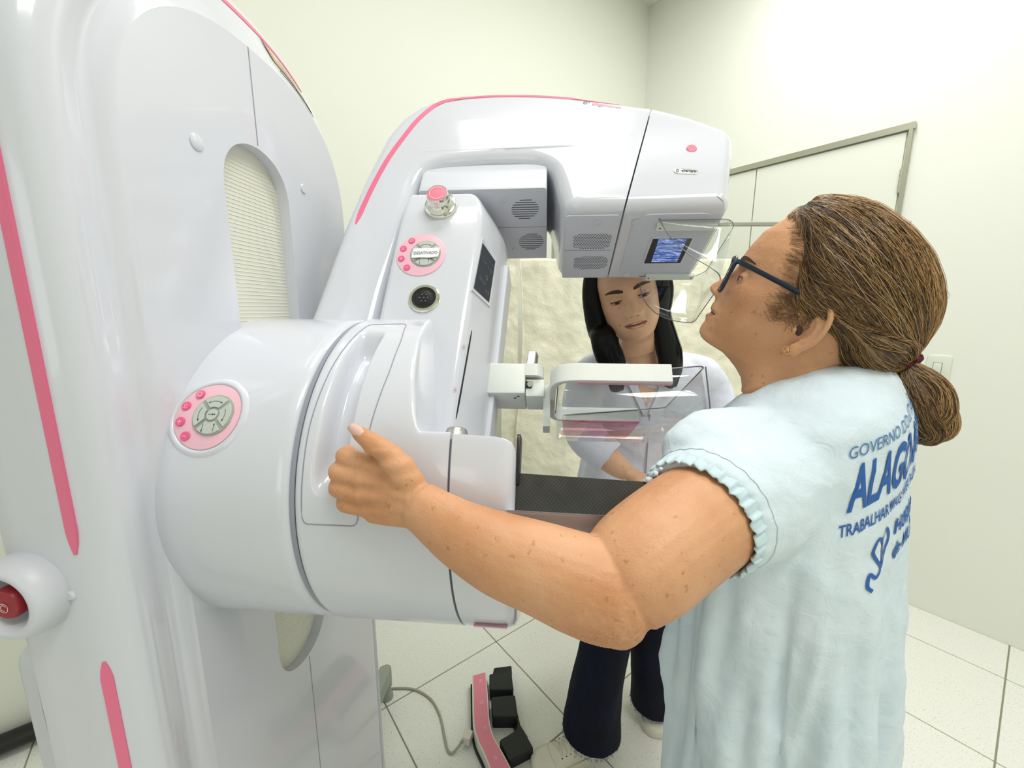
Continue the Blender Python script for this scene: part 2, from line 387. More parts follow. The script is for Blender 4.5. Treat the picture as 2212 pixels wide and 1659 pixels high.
path = [(.31, z_) for z_ in np.linspace(1.14, 1.56, 12)]+[arch(an, 1.874, .327) for an in np.linspace(2, 121, 50)]
path = resample(path, 90)
def side_pts(path, u=-.03):
    P = []; N_ = []
    for h_, z_ in path:
        c_ = np.array(K(u, -.024, min(z_, 1.6))); q, nn = surf(cb, K(u, h_, z_)); 
        out = q-c_
        if nn@out < 0: nn = -nn
        P.append(q); N_.append(nn)
    P = np.array(P); N_ = np.array(N_)
    for _ in range(3): N_[1:-1] = (N_[:-2]+N_[1:-1]*2+N_[2:])/4
    N_ /= np.linalg.norm(N_, axis=1)[:, None]; return P, N_
P, N_ = side_pts(path, -.036); V, F = ribbon(P, N_, .0125); obj('column_stripe', V, F, M['pink'], col, 40)
P, N_ = side_pts(resample([(.31, .06), (.31, 1.005)], 90)); V, F = ribbon(P, N_, .0125); obj('column_stripe', V, F, M['pink'], col, 40)
for h_, z_, r_ in ((.118, 1.619, .0105), (-.125, 1.627, .0085)):
    mb = MB(); lathe(mb, K(0, h_, z_), ma, [(r_, -.002), (r_, .0012), (r_*.85, .0022)], 24); mb.build('screw_cap', M['white'], col)
# gold foil letters plate on the arch shoulder
mb = MB(); mb2 = MB(); mb3 = MB()
G = []
for an in np.linspace(98, 125, 14):
    row = []
    for zt in np.linspace(1.866, 1.814, 5):
        k_ = (zt-1.806)/(1.892-1.806); hh_, zz = arch(an, zt, .257+.088*k_); q, nn = surf(cb, K(-(zt-1.80)*.55, hh_, zz))
        if nn@ma < 0: nn = -nn
        row.append((q, nn))
    G.append(row)
def gp(i, j, e=.0012):
    i0 = min(int(i), 12); j0 = min(int(j), 3); fi, fj = i-i0, j-j0
    q = sum(wt*G[a_][b_][0] for a_, b_, wt in ((i0, j0, (1-fi)*(1-fj)), (i0+1, j0, fi*(1-fj)), (i0, j0+1, (1-fi)*fj), (i0+1, j0+1, fi*fj)))
    return q+G[i0][j0][1]*e
def gpoly(mb_, pts): mb_.add([gp(*p) for p in pts], [tuple(range(len(pts)))])
gpoly(mb, [(0, .3), (1.0, 2.6), (4.2, 3.0), (1.6, .8)])
for k in range(5): gpoly(mb, [(3.0+k*1.25, .6), (4.6+k*1.25, 2.9), (5.6+k*1.25, 3.0), (3.7+k*1.25, .9)])
gpoly(mb, [(10.2, .6), (12.3, 3), (12.9, 3), (11, .8)])
mb.build('gold_letter', M['gold'], col, 0, kind='stuff')
L1 = [gp(i, 3.05, .0016) for i in np.linspace(.9, 12.9, 30)]; L2 = [gp(i, 3.9+.06*math.sin(i*3), .0016) for i in np.linspace(1.6, 13, 30)]
mb2.tube([gp(0, .2, .0016), gp(.9, 2.9, .0016)], .0005, 5); mb2.tube(L1, .0006, 5); mb2.tube(L2, .0005, 5); mb2.build('letter_outline', M['ink'], col)
# emergency stop on the near side
ec = K(-.10, .308, 1.093)
mb = MB(); lathe(mb, ec, mh, [(.047, 0), (.047, .012), (.045, .020), (.041, .027), (.036, .030), (.031, .028), (.0285, .022), (.027, .0015), (.001, .0015)], 56)
er = mb.build('emergency_stop_collar', M['white_dull'], mach, 60)
mb = MB(); lathe(mb, ec+mh*.002, mh, [(.010, 0), (.010, .010), (.0165, .011), (.0175, .014), (.0175, .021), (.016, .024), (.001, .0245)], 40); mb.build('stop_button', M['red'], er, 50)
x, y, nn = rot_axes(mh)
mb = MB(); cc_ = ec+mh*.0270
for rr, a0, a1 in ((.0052, 0, 6.3), (.0032, .5, 5)): line2(mb, [(rr*math.cos(a_), rr*math.sin(a_)-.003) for a_ in np.linspace(a0, a1, 30)], cc_, x, y, nn, .0006)
mb.build('button_symbol', M['inkw'], er, 0)
mb = MB(); lathe(mb, K(-.052, .309, 1.09), mh, [(.006, -.002), (.006, .002), (.0045, .004)], 24); mb.build('screw_cap', M['white_dull'], er)
# rear housing, base plate, caster
mb = MB()
mb.loft([[K(-.245+p[0]*k_, -.02+p[1]*k_, z_) for p in rrect(.235, .42, .025, 5)] for z_, k_ in ((.02, 1), (.85, 1), (.862, .99), (.870, .965), (.873, .93))]); mb.build('rear_housing', M['white_dull'], mach)
mb = MB(); slab(mb, rrect(.62, .56, .03), K(-.06, -.02, 0), ma, mh, mz, .022, .004); mb.build('base_plate', M['white_dull'], mach)
mb = MB(); lathe(mb, K(-.10, -.565, .0), mz, [(.022, 0), (.022, .01), (.016, .02), (.016, .05), (.02, .052), (.02, .12)], 24)
mb.box(K(-.10, -.45, .10), (ma, mh, mz), (.04, .24, .05)); mb.build('levelling_foot', M['greyring'], mach)
# ---- C-arm drum and body
RD = .245
def cylring(u, r, N=120): return [W(u, r*math.cos(a_), r*math.sin(a_)) for a_ in np.linspace(0, 2*math.pi, N, endpoint=False)]
mb = MB(); mb.loft([cylring(u, r) for u, r in ((-.02, RD), (.004, RD), (.02, RD), (.05, RD), (.10, RD), (.148, RD), (.155, RD-.0008), (.160, RD-.003), (.164, RD-.008), (.1655, RD-.02), (.1655, RD-.04))])
drum = mb.build('rotation_drum', M['white'], mach, 50)
def smin(x_, y_, k): 
    h_ = np.clip(.5+.5*(y_-x_)/k, 0, 1); return y_*(1-h_)+x_*h_-k*h_*(1-h_)
def Ttop(u):
    if u < .268: return 9
    return .26+(-.004-.26)*ease((u-.268)/.052)**.9
def handle_depth(u, al):                              # al measured in degrees up from the near side
    cu = .2145; du = abs(u-cu)/.0215; a0, a1 = -19.5, 40
    am = (a0+a1)/2; da = abs(al-am)/((a1-a0)/2)
    d = (du**5+da**10)**(1/7.)
    if d >= 1: return 0
    k = min(1, (1-d)/.42); return .030*ease(k)
def bodyring(u, N=360):
    T_ = Ttop(u); out = []
    # rounded shoulder of the ring at u start
    r = RD+.0005 if u > .176 else RD-.010*(1-min(1, (u-.168)/.008))**2
    for i in range(N):
        al = i*360/N; al = al-360 if al > 180 else al
        rr = r-handle_depth(u, al)
        s_, t_ = rr*math.cos(R(al)), rr*math.sin(R(al))
        if T_ < 1: t_ = float(smin(t_, T_, .035)) if t_ > T_-.04 else t_
        out.append(W(u, s_, t_))
    return out
us = [.168, .169, .1705, .173, .176]+list(np.arange(.178, .3555, .0025))+[.3560]
mb = MB(); mb.loft([[p for p in bodyring(us[0])]]+[bodyring(u) for u in us] if False else [bodyring(u) for u in us])
body = mb.build('arm_body', M['white'], mach, 60)
bt = bvh(body)
# thin seams drawn as real recessed-looking strips
def cyl_line(pts, r=RD+.0008, w_=.0013, nm='seam', m_=None, par=None):
    P = []; N_ = []
    for u, al in pts:
        c_, s_ = math.cos(R(al)), math.sin(R(al)); P.append(W(u, r*c_, r*s_)); N_.append(mw*c_+mv*s_)
    V, F = ribbon(P, N_, w_, .0003); return obj(nm, V, F, m_, par, 0)
rp = roundpoly([(.1815, -27.5), (.250, -27.5), (.2665, 10), (.2665, 27), (.254, 47), (.2, 47), (.1855, 20), (.1815, 0)], 6, 6)
rp = [np.array(p) for p in roundpoly([(.1815*400, -27.5), (.250*400, -27.5), (.258*400, 0), (.2665*400, 18), (.265*400, 32), (.254*400, 47), (.197*400, 46), (.187*400, 20), (.182*400, 0)], 3, 6)]
rp = [(p[0]/400, p[1]) for p in rp]; rp = resample([(p[0]*400, p[1]) for p in rp], 150, True); rp = [(p[0]/400, p[1]) for p in rp]; rp.append(rp[0])
cyl_line(rp, nm='handle_panel_seam', m_=M['seamlt'], par=body, w_=.0012)
mb = MB(); mb.loft([cylring(u, RD-.004) for u in (.1640, .1695)]); mb.build('joint_ring', M['seamlt'], drum)
# lower body: block and detector support
def clipring(u, T_, B_=-.9, N=160, k=.022, r=RD, insets=0):
    out = []
    for a_ in np.linspace(0, 2*math.pi, N, endpoint=False):
        s_, t_ = (r-insets)*math.cos(a_), (r-insets)*math.sin(a_)
        if t_ > T_-insets-k-.02: t_ = float(smin(t_, T_-insets, k))
        if t_ < B_+insets: t_ = B_+insets
        out.append(W(u, s_, t_))
    return out
mb = MB(); mb.loft([clipring(.3575, -.006, insets=.002), clipring(.359, -.006), clipring(.41, -.008), clipring(.420, -.009, insets=.001), clipring(.428, -.009, insets=.004), clipring(.4315, -.01, insets=.009), clipring(.433, -.01, insets=.016)])
blk = mb.build('front_block', M['white'], mach, 50)
mb = MB(); mb.loft([clipring(.3545, -.01, insets=.0022), clipring(.3585, -.01, insets=.0022)]); mb.build('block_seam', M['seam'], blk)
mb = MB(); mb.loft([clipring(.425, -.089, -.15, k=.004), clipring(.66, -.092, -.14, k=.004), clipring(.668, -.092, -.14, k=.004, insets=.004)])
mb.build('detector_housing', M['white'], mach, 50)
mb = MB()
sec = [np.array(p) for p in roundpoly([(.4335, -.11), (.655, -.11), (.655, -.052), (.4335, -.0445)], .003, 3)]
mb.loft([[W(p[0], s_, p[1]) for p in sec] for s_ in (-.21, .21)]); cdet = mb.build('carbon_detector', M['carbon'], mach, 30)
mb = MB(); slab(mb, rrect(.062, .036, .008), W(.4325, .2, -.028), mv, mw, ma, .0045, .001); mb.build('detector_backplate', M['black'], cdet, 30)
mb = MB(); mb.box(W(.398, .085, -.2292), (ma, mw*.94-mv*.34, mv*.94+mw*.34), (.045, .018, .0016)); mb.build('bottom_label', M['pinkpale'], blk, 0)
# ---- compression tower
def towersec(t, top=0.0):
    e = top
    P = roundpoly([(.188, .13-e*.5), (.3365-e*.6, .13-e*.5), (.366-e, .060), (.3705-e, .045), (.3755-e, .028), (.3765-e, 0), (.3755-e, -.028), (.366-e, -.060), (.3365-e*.6, -.13+e*.5), (.188, -.13+e*.5)], .012, 4)
    return [W(p[0]+(.012*(t-.22)/.26 if p[0] > 0 else 0), p[1], t) for p in P]
mb = MB(); mb.loft([towersec(-.03), towersec(.10), towersec(.30), towersec(.40), towersec(.43, .004), towersec(.452, .012), towersec(.470, .022), towersec(.480, .030), towersec(.4855, .036), towersec(.487, .042)])
tow = mb.build('compression_tower', M['white'], mach, 30)
tt = bvh(tow)
# front rail strip and slot on the chamfered face
n0 = W(.335, .13, 0)-W(.378, .02, 0); n0 = np.cross(n0, mv); n0 /= np.linalg.norm(n0)
if n0@ma < 0: n0 = -n0
def tf(u, s, t, e=.0): 
    q, nn = surf(tt, W(u, s, t)+n0*.06, -n0); return q+n0*e
def on(tree, p, n, e=.0008):
    q, nn = surf(tree, np.asarray(p)+n*.08, -n); return q+n*e
mb = MB(); A = [on(tt, W(.338+.004*k_, .123-.011*k_, .045+.152*k_), n0) for k_ in np.linspace(0, 1, 12)]
V, F = ribbon(A, [n0]*12, .0030, .0002); obj('force_scale_slot', V, F, M['ink'], tow, 0)
tx = np.cross(mv, n0)
if tx@ma < 0: tx = -tx
for (u_, s_, t_) in ((.337, .122, .159), (.334, .127, .086)):
    mb = MB(); c = on(tt, W(u_, s_, t_), n0)
    for k_ in range(4): line2(mb, [(-.0085+k_*.002, -.000), (-.0085+k_*.002, .004+.0008*k_)], c, tx, mv, n0, .0006)
    line2(mb, [(-.0095, 0), (-.002, 0)], c, tx, mv, n0, .0009); mb.build('scale_mark', M['inkp'], tow, 0)
cs = [on(tt, W(*p), n0, .0015) for p in ((.342, .113, .369), (.359, .069, .362), (.357, .074, .272), (.339, .121, .272))]
mb = MB(); cen = sum(cs)/4; inn = cs; out_ = [cen+(p-cen)*1.16 for p in cs]; out0 = [p-n0*.004 for p in out_]; out_ = [p+n0*.0004 for p in out_]; inn_ = [p-n0*.0010 for p in inn]
mb.loft([out0, out_, inn_], True, False); mb.build('display_bezel', M['white'], tow, 30)
mb = MB(); mb.add([p-n0*.0004 for p in cs], [(0, 1, 2, 3)]); lcd = mb.build('display', M['lcd'], tow, 0)
e1 = (cs[1]-cs[0]); e2 = (cs[0]-cs[3]); mb = MB()
def dtext(s, a_, b_, sz):
    put_text(mb, s, sz, cs[3]+e1*a_+e2*b_+n0*.0004, e1/np.linalg.norm(e1), e2/np.linalg.norm(e2))
dtext('- +', .75, .82, .012); dtext('110', .72, .68, .011); dtext('mm', .35, .7, .008); dtext('0', .62, .45, .016); dtext('28 kV', .4, .3, .010); dtext('63', .8, .2, .012)
mb.build('display_digits', M['lcdtxt'], tow, 0)
# side ridge beside the slot face (guide rail for the paddle carriage)
mb = MB(); mb.loft([[W(p[0]+.012*(t-.22)/.26, p[1], t) for p in rrect(.016, .07, .004)] if False else [W(.372+p[0]+.012*(t-.22)/.26, p[1], t) for p in rrect(.020, .070, .004)] for t in (0, .38)]); mb.build('guide_rail', M['white_dull'], tow, 30)
mb = MB(); c = W(.351, .19, -.004); lathe(mb, c, mv, [(.019, 0), (.017, .004), (.013, .016), (.011, .0175)], 32); mb.build('locating_cone', M['steel'], blk, 30)
# knob
SX, SY, SN = ma, mv, mw
kc = W(.2705, .13, .4400)
mb = MB(); lathe(mb, kc, mw, [(.0295, -.001), (.0295, .003), (.028, .006), (.0255, .007), (.0245, .0095), (.0215, .012), (.0195, .022), (.0190, .030), (.0180, .0315), (.0172, .0305)], 48)
kn = mb.build('start_button', M['chrome'], tow, 40)
mb = MB(); lathe(mb, kc+mw*.029, mw, [(.0172, 0), (.0170, .0018), (.001, .0024)], 40); mb.build('button_cap', M['pinkcap'], tow, 60)
mb = MB(); line2(mb, [(.0128*math.cos(a_), .0128*math.sin(a_)) for a_ in np.linspace(.8, 5.6, 30)], kc+mw*.0318, SX, SY, mw, .0008); mb.build('cap_arc', M['inkw'], tow, 0)
# socket
so_ = W(.2625, .13, .2465); mb = MB()
lathe(mb, so_, mw, [(.0265, 0), (.0265, .002), (.0245, .004), (.0205, .004), (.0195, .001), (.001, .001)], 48); sk = mb.build('socket_ring', M['chrome'], tow, 40)
mb = MB(); lathe(mb, so_+mw*.001, mw, [(.0197, 0), (.0197, .0018), (.016, .001), (.013, .002), (.001, .002)], 40); mb.build('socket_insert', M['black'], tow, 40)
mb = MB()
for k_ in range(7):
    a_ = k_*1.0472; rr = .007 if k_ < 6 else 0; lathe(mb, so_+mw*.003+SX*rr*math.cos(a_)+SY*rr*math.sin(a_), mw, [(.0014, 0), (.0014, .001)], 8)
mb.build('socket_pin', M['seam'], tow, kind='stuff')
# round key pads
def arrow(mb, c, x, y, n, p0, p1, w_=.0005, hd=.0017, e=.0004):
    p0 = np.array(p0, float); p1 = np.array(p1, float); d = (p1-p0)/np.linalg.norm(p1-p0); q = np.array([-d[1], d[0]])
    line2(mb, [p0, (p0+p1)/2, p1-d*hd*.5], c, x, y, n, w_, e)
    T_ = [p1, p1-d*hd+q*hd*.55, p1-d*hd-q*hd*.55]; mb.add([c+x*t_[0]+y*t_[1]+n*e for t_ in T_], [(0, 1, 2)])
def keypad(f, par, R0=.0365, note=False):
    """f(x,y,e) maps pad coordinates to the surface"""
    def flat(P2, e0, e1, nm, m_, sm=30):
        mb = MB(); P2 = np.array(P2); cen = P2.mean(0)
        mb.loft([[f(p[0], p[1], e0) for p in P2], [f(p[0], p[1], e1) for p in P2], [f(p[0], p[1], e1+.0003) for p in cen+(P2-cen)*.97]]); return mb.build(nm, m_, par, sm)
    circ = lambda cx_, cy_, r, n=32: [(cx_+r*math.cos(a_), cy_+r*math.sin(a_)) for a_ in np.linspace(0, 2*math.pi, n, endpoint=False)]
    pad = keyp = flat(circ(0, 0, R0, 64), -.004, .0012, 'key_membrane', M['pinkpale'])
    gx, gy = R0*.18, R0*.02; rg = R0*.62
    flat(circ(gx, gy, rg, 48), .0012, .0022, 'key_surround', M['greyring'])
    flat(circ(gx, gy, rg*.27, 24), .0022, .0036, 'arrow_key', M['greykey'])
    for a0 in (45, 135, 225, 315):
        P = [(gx+rg*.92*math.cos(R(a_)), gy+rg*.92*math.sin(R(a_))) for a_ in np.linspace(a0+6, a0+84, 12)]+[(gx+rg*.38*math.cos(R(a_)), gy+rg*.38*math.sin(R(a_))) for a_ in np.linspace(a0+78, a0+12, 8)]
        flat(P, .0022, .0036, 'arrow_key', M['greykey'])
    for k_, an in enumerate((125, 160, 195, 232)):
        x_, y_ = R0*.80*math.cos(R(an)), R0*.80*math.sin(R(an))
        flat(circ(x_, y_, R0*.135, 20), .0012, .0026, 'pink_key', M['pinkhot'])
    ms = MB(); mw2 = MB()
    def ln(P, m_=ms, w_=.0005, e=.0042):
        P = np.array(P, float); T_ = np.gradient(P, axis=0); T_ /= np.linalg.norm(T_, axis=1)[:, None]+1e-9; N2 = np.stack([-T_[:, 1], T_[:, 0]], 1)*w_/2
        k2 = len(P); m_.add([f(p[0], p[1], e) for p in P+N2]+[f(p[0], p[1], e) for p in P-N2], [(i, i+1, k2+i+1, k2+i) for i in range(k2-1)])
    def hd(x_, y_, an, s_=.0016): ms.add([f(x_+s_*math.cos(R(an+b_)), y_+s_*math.sin(R(an+b_)), .0042) for b_ in (0, 140, 220)], [(0, 1, 2)])
    arc = lambda r, a0, a1: [(gx+r*math.cos(R(a_)), gy+r*math.sin(R(a_))) for a_ in np.linspace(a0, a1, 10)]
    rm = rg*.66
    ln(arc(rm, 62, 118)); hd(*arc(rm, 118, 118)[0], 200); hd(*arc(rm, 62, 62)[0], -20)
    ln(arc(rm, 150, 205)); hd(*arc(rm, 205, 205)[0], 290); ln(arc(rm, -25, 25)); hd(*arc(rm, -25, -25)[0], 250)
    ln([(gx-rg*.28, gy-rg*.45), (gx-rg*.28, gy-rg*.8)]); hd(gx-rg*.28, gy-rg*.8, 270); ln([(gx+rg*.28, gy-rg*.45), (gx+rg*.28, gy-rg*.8)]); hd(gx+rg*.28, gy-rg*.47, 90)
    ln([(gx-rg*.17, gy), (gx+rg*.1, gy)]); hd(gx+rg*.08, gy, 0); hd(gx+rg*.14, gy, 180, .0012)
    x_, y_ = R0*.80*math.cos(R(195)), R0*.80*math.sin(R(195)); q = R0*.07
    ln([(x_-q, y_), (x_, y_), (x_+q, y_)], mw2, .0006, .0033); ln([(x_, y_-q), (x_, y_), (x_, y_+q)], mw2, .0006, .0033)
    x_, y_ = R0*.80*math.cos(R(232)), R0*.80*math.sin(R(232)); ln([(x_-q, y_), (x_, y_), (x_+q, y_)], mw2, .0006, .0033)
    x_, y_ = R0*.80*math.cos(R(125)), R0*.80*math.sin(R(125)); ln([(x_+q*math.cos(b_)*.8, y_+q*.8*math.sin(b_)) for b_ in np.linspace(0, 6.28, 12)], mw2, .0005, .0033); ln([(x_+q*(a_), y_+q*b_) for a_, b_ in ((-1, -1), (1, -1), (1, 1), (-1, 1), (-1, -1))], mw2, .0004, .0033)
    x_, y_ = R0*.80*math.cos(R(160)), R0*.80*math.sin(R(160)); ln([(x_+q*(a_), y_+q*b_) for a_, b_ in ((-1, -.9), (1, -.9))], mw2, .0005, .0033); ln([(x_+q*(a_), y_+q*b_) for a_, b_ in ((-.3, -.5), (-.6, .3), (0, 1), (.6, .3), (.2, -.3))], mw2, .0005, .0033)
    ms.build('key_arrows', M['ink'], par, 0); mw2.build('key_symbols', M['inkw'], par, 0)
def f_t(x_, y_, e): return W(.2465+x_, .13+e, .3345+y_)
keypad(f_t, tow, .0435)
def f_d(x_, y_, e):
    al = math.radians(2.0)+y_/RD; r = RD+e; return W(.046+x_, r*math.cos(al), r*math.sin(al))
keypad(f_d, drum, .0425)
# raised lip round the drum pad
mb = MB(); rings = []
for r_, e in ((.0540, -.001), (.0510, .0008), (.0475, .0022), (.0448, .0022), (.0434, .0006), (.0430, -.002)): rings.append([f_d(r_*math.cos(a_), r_*math.sin(a_), e) for a_ in np.linspace(0, 2*math.pi, 64, endpoint=False)])
mb.loft(rings, False, False); mb.build('pad_lip', M['white'], drum, 60)
# paper note across the upper pad
c = W(.2560, .1358, .3335); x_ = (SX*.995+SY*.03); y_ = np.cross(mw, x_)
mb = MB(); Pn = [(-.0245, -.0088), (-.008, -.0088), (.008, -.0098), (.0225, -.0080), (.0245, .0105), (-.0220, .0105)]
slab(mb, Pn, c, x_, y_, mw, .0003, 0); mb.build('paper_note', M['paper'], tow, 0)
mb = MB(); put_text(mb, 'DESATIVADO', .0082, c+mw*.0008, x_, y_, .85); mb.build('note_writing', M['inkblue'], tow, 0)
# ---- curved arm and tube head
outer = [(.02, .10), (.047, .242), (.071, .435), (.092, .555), (.118, .663), (.145, .716), (.180, .750), (.215, .769), (.261, .779), (.34, .781), (.427, .776), (.52, .760), (.609, .736), (.672, .7205)]
inner = [(.600, .442), (.500, .442), (.491, .452), (.483, .49), (.472, .545), (.462, .565), (.440, .579), (.40, .583), (.34, .584), (.25, .577), (.220, .562), (.205, .53), (.203, .505), (.192, .42), (.175, .28), (.165, .10)]
headp = [(.6745, .7195), (.70, .710), (.745, .690), (.790, .664), (.812, .648), (.820, .630), (.821, .612), (.812, .572), (.802, .535), (.795, .50), (.788, .455), (.780, .442), (.603, .442)]
def hw(u, t): return .101+.016*ease((u-.42)/.12)*ease((.66-t)/.15)
def puff(poly, nm, par, m_, r=.026, seam=None):
    from mathutils.geometry import tessellate_polygon
    P = ccw(resample(poly, 260, True)); wt = np.ones(len(P))
    if seam is not None:
        A, B = np.array(seam[0]), np.array(seam[1]); d = (B-A)/np.linalg.norm(B-A); dist = abs((P-A)@np.array([-d[1], d[0]])); wt = np.clip((dist-.0006)/.003, 0, 1)
    def smooth(Q, k=2):
        for _ in range(k): Q = np.where(wt[:, None] > .5, (np.roll(Q, 1, 0)+2*Q+np.roll(Q, -1, 0))/4, Q)
        return Q
    seq = [(r*(1-math.sin(R(b_))), r*(1-math.cos(R(b_)))) for b_ in np.linspace(0, 90, 8)]
    rings = []; lastQ = None
    for sg, si, oi in [(-1, a_, b_) for a_, b_ in seq[::-1]]+[(1, a_, b_) for a_, b_ in seq]:
        Q = offset(P, oi); Q = P+(Q-P)*wt[:, None]
        if seam is not None:
            for i in range(len(P)):
                if wt[i] < .5:
                    k1 = (P[i]-A)@d; L_ = np.linalg.norm(B-A); k2 = min(max(k1, oi), L_-oi); Q[i] = P[i]+d*(k2-k1)
        Q = smooth(Q) if oi > 0 else Q
        rings.append([W(q[0], sg*(hw(q[0], q[1])-si), q[1]) for i, q in enumerate(Q)]); lastQ = Q
    mb = MB(); mb.loft(rings, False, False); k_ = len(rings[0])
    for base in (0, (len(rings)-1)*k_):
        for tri in tessellate_polygon([[Vector((q[0], q[1], 0)) for q in lastQ]]): mb.F.append(tuple(base+i for i in tri))
    return mb.build(nm, m_, par, 60)
arm = puff(outer+inner, 'curved_arm', mach, M['white'], seam=((.672, .7205), (.600, .442)))
head = puff(headp, 'tube_head', mach, M['white'], r=.026, seam=((.6745, .7195), (.603, .442)))
# seam between arm and head
ah = bvh(arm); hb = bvh(head)
mb = MB(); sec = [(.666, .7145), (.680, .7095), (.610, .4470), (.594, .4470)]
mb.loft([[W(u_, sg*(hw(u_, t_)-.022 if t_ > .6 else hw(u_, t_)-.022), t_) for u_, t_ in sec] for sg in (-1, 1)]); mb.build('head_seam', M['seamlt'], arm, 0)
# pink stripe on the arm
st = spl([(.098, .429), (.114, .508), (.135, .585), (.161, .648), (.188, .702), (.224, .744), (.262, .758), (.318, .763), (.378, .762), (.457, .755), (.534, .742), (.607, .727)], 6)
P = []; N_ = []
for u_, t_ in st:
    q, nn = surf(ah, W(u_, .3, t_-.0), -mw)
    if nn@mw < 0: nn = -nn
    P.append(q); N_.append(nn)
V, F = ribbon(P, np.array(N_), .0105, .0006); obj('arm_stripe', V, F, M['pink'], arm, 60)
mb = MB(); lathe(mb, W(.733, .1095, .583), mw, [(.0095, -.002), (.0095, .0012), (.0085, .002), (.001, .002)], 32); mb.build('head_dot', M['pinkcap'], head)
e1 = ma*.995-mv*.1; e1 /= np.linalg.norm(e1); e2 = np.cross(mw, e1)
bc = surf(hb, W(.714, .3, .520), -mw)[0]
mb = MB(); slab(mb, rrect(.043, .0125, .006), bc-mw*.003, e1, e2, mw, .004, .0008); mb.build('maker_badge', M['steel'], head)
mb = MB(); put_text(mb, 'altamira', .0075, bc+mw*.0013+e1*.005+e2*.0008, e1, e2, 1.05, .0003)
line2(mb, [(-.008, -.0035), (.017, -.0035)], bc, e1, e2, mw, .0007, .0013)
line2(mb, [(-.0145+.0026*math.cos(a_), .0026*math.sin(a_)) for a_ in np.linspace(0, 6.3, 10)], bc, e1, e2, mw, .0013, .0013); mb.build('badge_lettering', M['ink'], head, 0)
q, nn = surf(ah, W(.569, .3, .722), -mw); e1 = ma*.975-mv*.22; e1 /= np.linalg.norm(e1); nn = nn if nn@mw > 0 else -nn; e1 -= nn*(e1@nn); e1 /= np.linalg.norm(e1); e2 = np.cross(nn, e1)
mb = MB(); put_text(mb, 'Digimamo', .0125, q+nn*.0012+e1*.012, e1, e2, 1.15, .0002); mb.build('arm_lettering', M['inkp'], arm, 0)
mb = MB(); line2(mb, [(-.031+.0045*math.cos(a_), .0032*math.sin(a_)) for a_ in np.linspace(.6, 5.6, 16)], q, e1, e2, nn, .0016, .0012); line2(mb, [(-.0255, .001), (-.0235, .004), (-.025, .0055)], q, e1, e2, nn, .0014, .0012); mb.build('arm_emblem', M['seam'], arm, 0)
# underside plate details on head (t = .442, facing down)
dn = -mv
def under(u_, s_, e=0, t0=.442): return W(u_, s_, t0)+dn*e
mb = MB(); slab(mb, rrect(.098, .196, .006), under(.547, 0, -.001), ma, mw, dn, .0025, .0006); mb.build('underside_plate', M['under'], arm, 30)
mb = MB(); slab(mb, rrect(.150, .196, .03), under(.6985, 0, -.001), ma, mw, dn, .0025, .0006); up2 = mb.build('underside_plate', M['under'], head, 30)
def holes(cu, cs_, wu, ws, t0, nm, par, rx=.0008):
    mb = MB(); k_ = 0; du = .0051; ds = .0042; i = 0; y_ = -ws/2
    while y_ <= ws/2:
        x_ = -wu/2+(du/2 if i % 2 else 0)
        while x_ <= wu/2:
            if (abs(x_)/(wu/2))**4+(abs(y_)/(ws/2))**4 < 1.25:
                c_ = under(cu+x_, cs_+y_, .0022, t0); mb.add([c_+ma*.0016*math.cos(a_)+mw*.0012*math.sin(a_) for a_ in np.linspace(0, 2*math.pi, 6, endpoint=False)], [tuple(range(6))])
            x_ += du
        y_ += ds; i += 1
    return mb.build(nm, M['hole'], par, 0, kind='stuff')
holes(.553, .028, .072, .043, .442, 'perforated_vent', arm); holes(.558, -.042, .070, .042, .442, 'perforated_vent', arm)
for u_, s_, par in ((.557, .079, arm), (.629, .079, head), (.565, -.088, arm), (.642, -.088, head)):
    mb = MB(); lathe(mb, under(u_, s_, .001), dn, [(.0075, 0), (.0075, .0014), (.006, .002)], 20); mb.build('screw_cap', M['under'], par)
mb = MB(); mb.box(under(.547, .0, .0018), (ma, mw, dn), (.096, .0008, .0006)); mb.build('plate_seam', M['seamlt'], arm, 0)
mb = MB(); mb.box(under(.793-.012, .0, .0018), (ma, mw, dn), (.0008, .15, .0006)); mb.build('plate_seam', M['seamlt'], head, 0)
# collimator window with the reflected grid behind it
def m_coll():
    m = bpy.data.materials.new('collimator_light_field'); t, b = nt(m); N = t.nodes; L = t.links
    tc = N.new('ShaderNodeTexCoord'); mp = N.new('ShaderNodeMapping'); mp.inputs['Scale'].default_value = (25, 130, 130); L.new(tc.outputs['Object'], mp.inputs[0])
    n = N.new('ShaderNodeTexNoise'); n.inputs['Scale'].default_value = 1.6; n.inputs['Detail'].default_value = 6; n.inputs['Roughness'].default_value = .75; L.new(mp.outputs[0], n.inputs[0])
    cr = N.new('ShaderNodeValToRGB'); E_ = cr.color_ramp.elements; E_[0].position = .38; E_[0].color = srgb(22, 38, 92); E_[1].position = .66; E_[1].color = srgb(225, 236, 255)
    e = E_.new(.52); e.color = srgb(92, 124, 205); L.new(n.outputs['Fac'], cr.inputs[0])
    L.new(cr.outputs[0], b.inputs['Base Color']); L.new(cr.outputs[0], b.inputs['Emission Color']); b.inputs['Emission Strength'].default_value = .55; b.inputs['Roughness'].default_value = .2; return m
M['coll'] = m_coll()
mb = MB(); slab(mb, rrect(.083, .088, .003), under(.7075, -.005, .0), ma, mw, dn, .0030, .0005); mb.build('window_surround', M['inkw'] if False else M['white_dull'], head, 30)
mb = MB(); mb.add([under(u_, s_, .0033) for u_, s_ in ((.670, .034), (.745, .034), (.745, -.044), (.670, -.044))], [(0, 1, 2, 3)]); mb.build('window_frame', M['black'], head, 0)
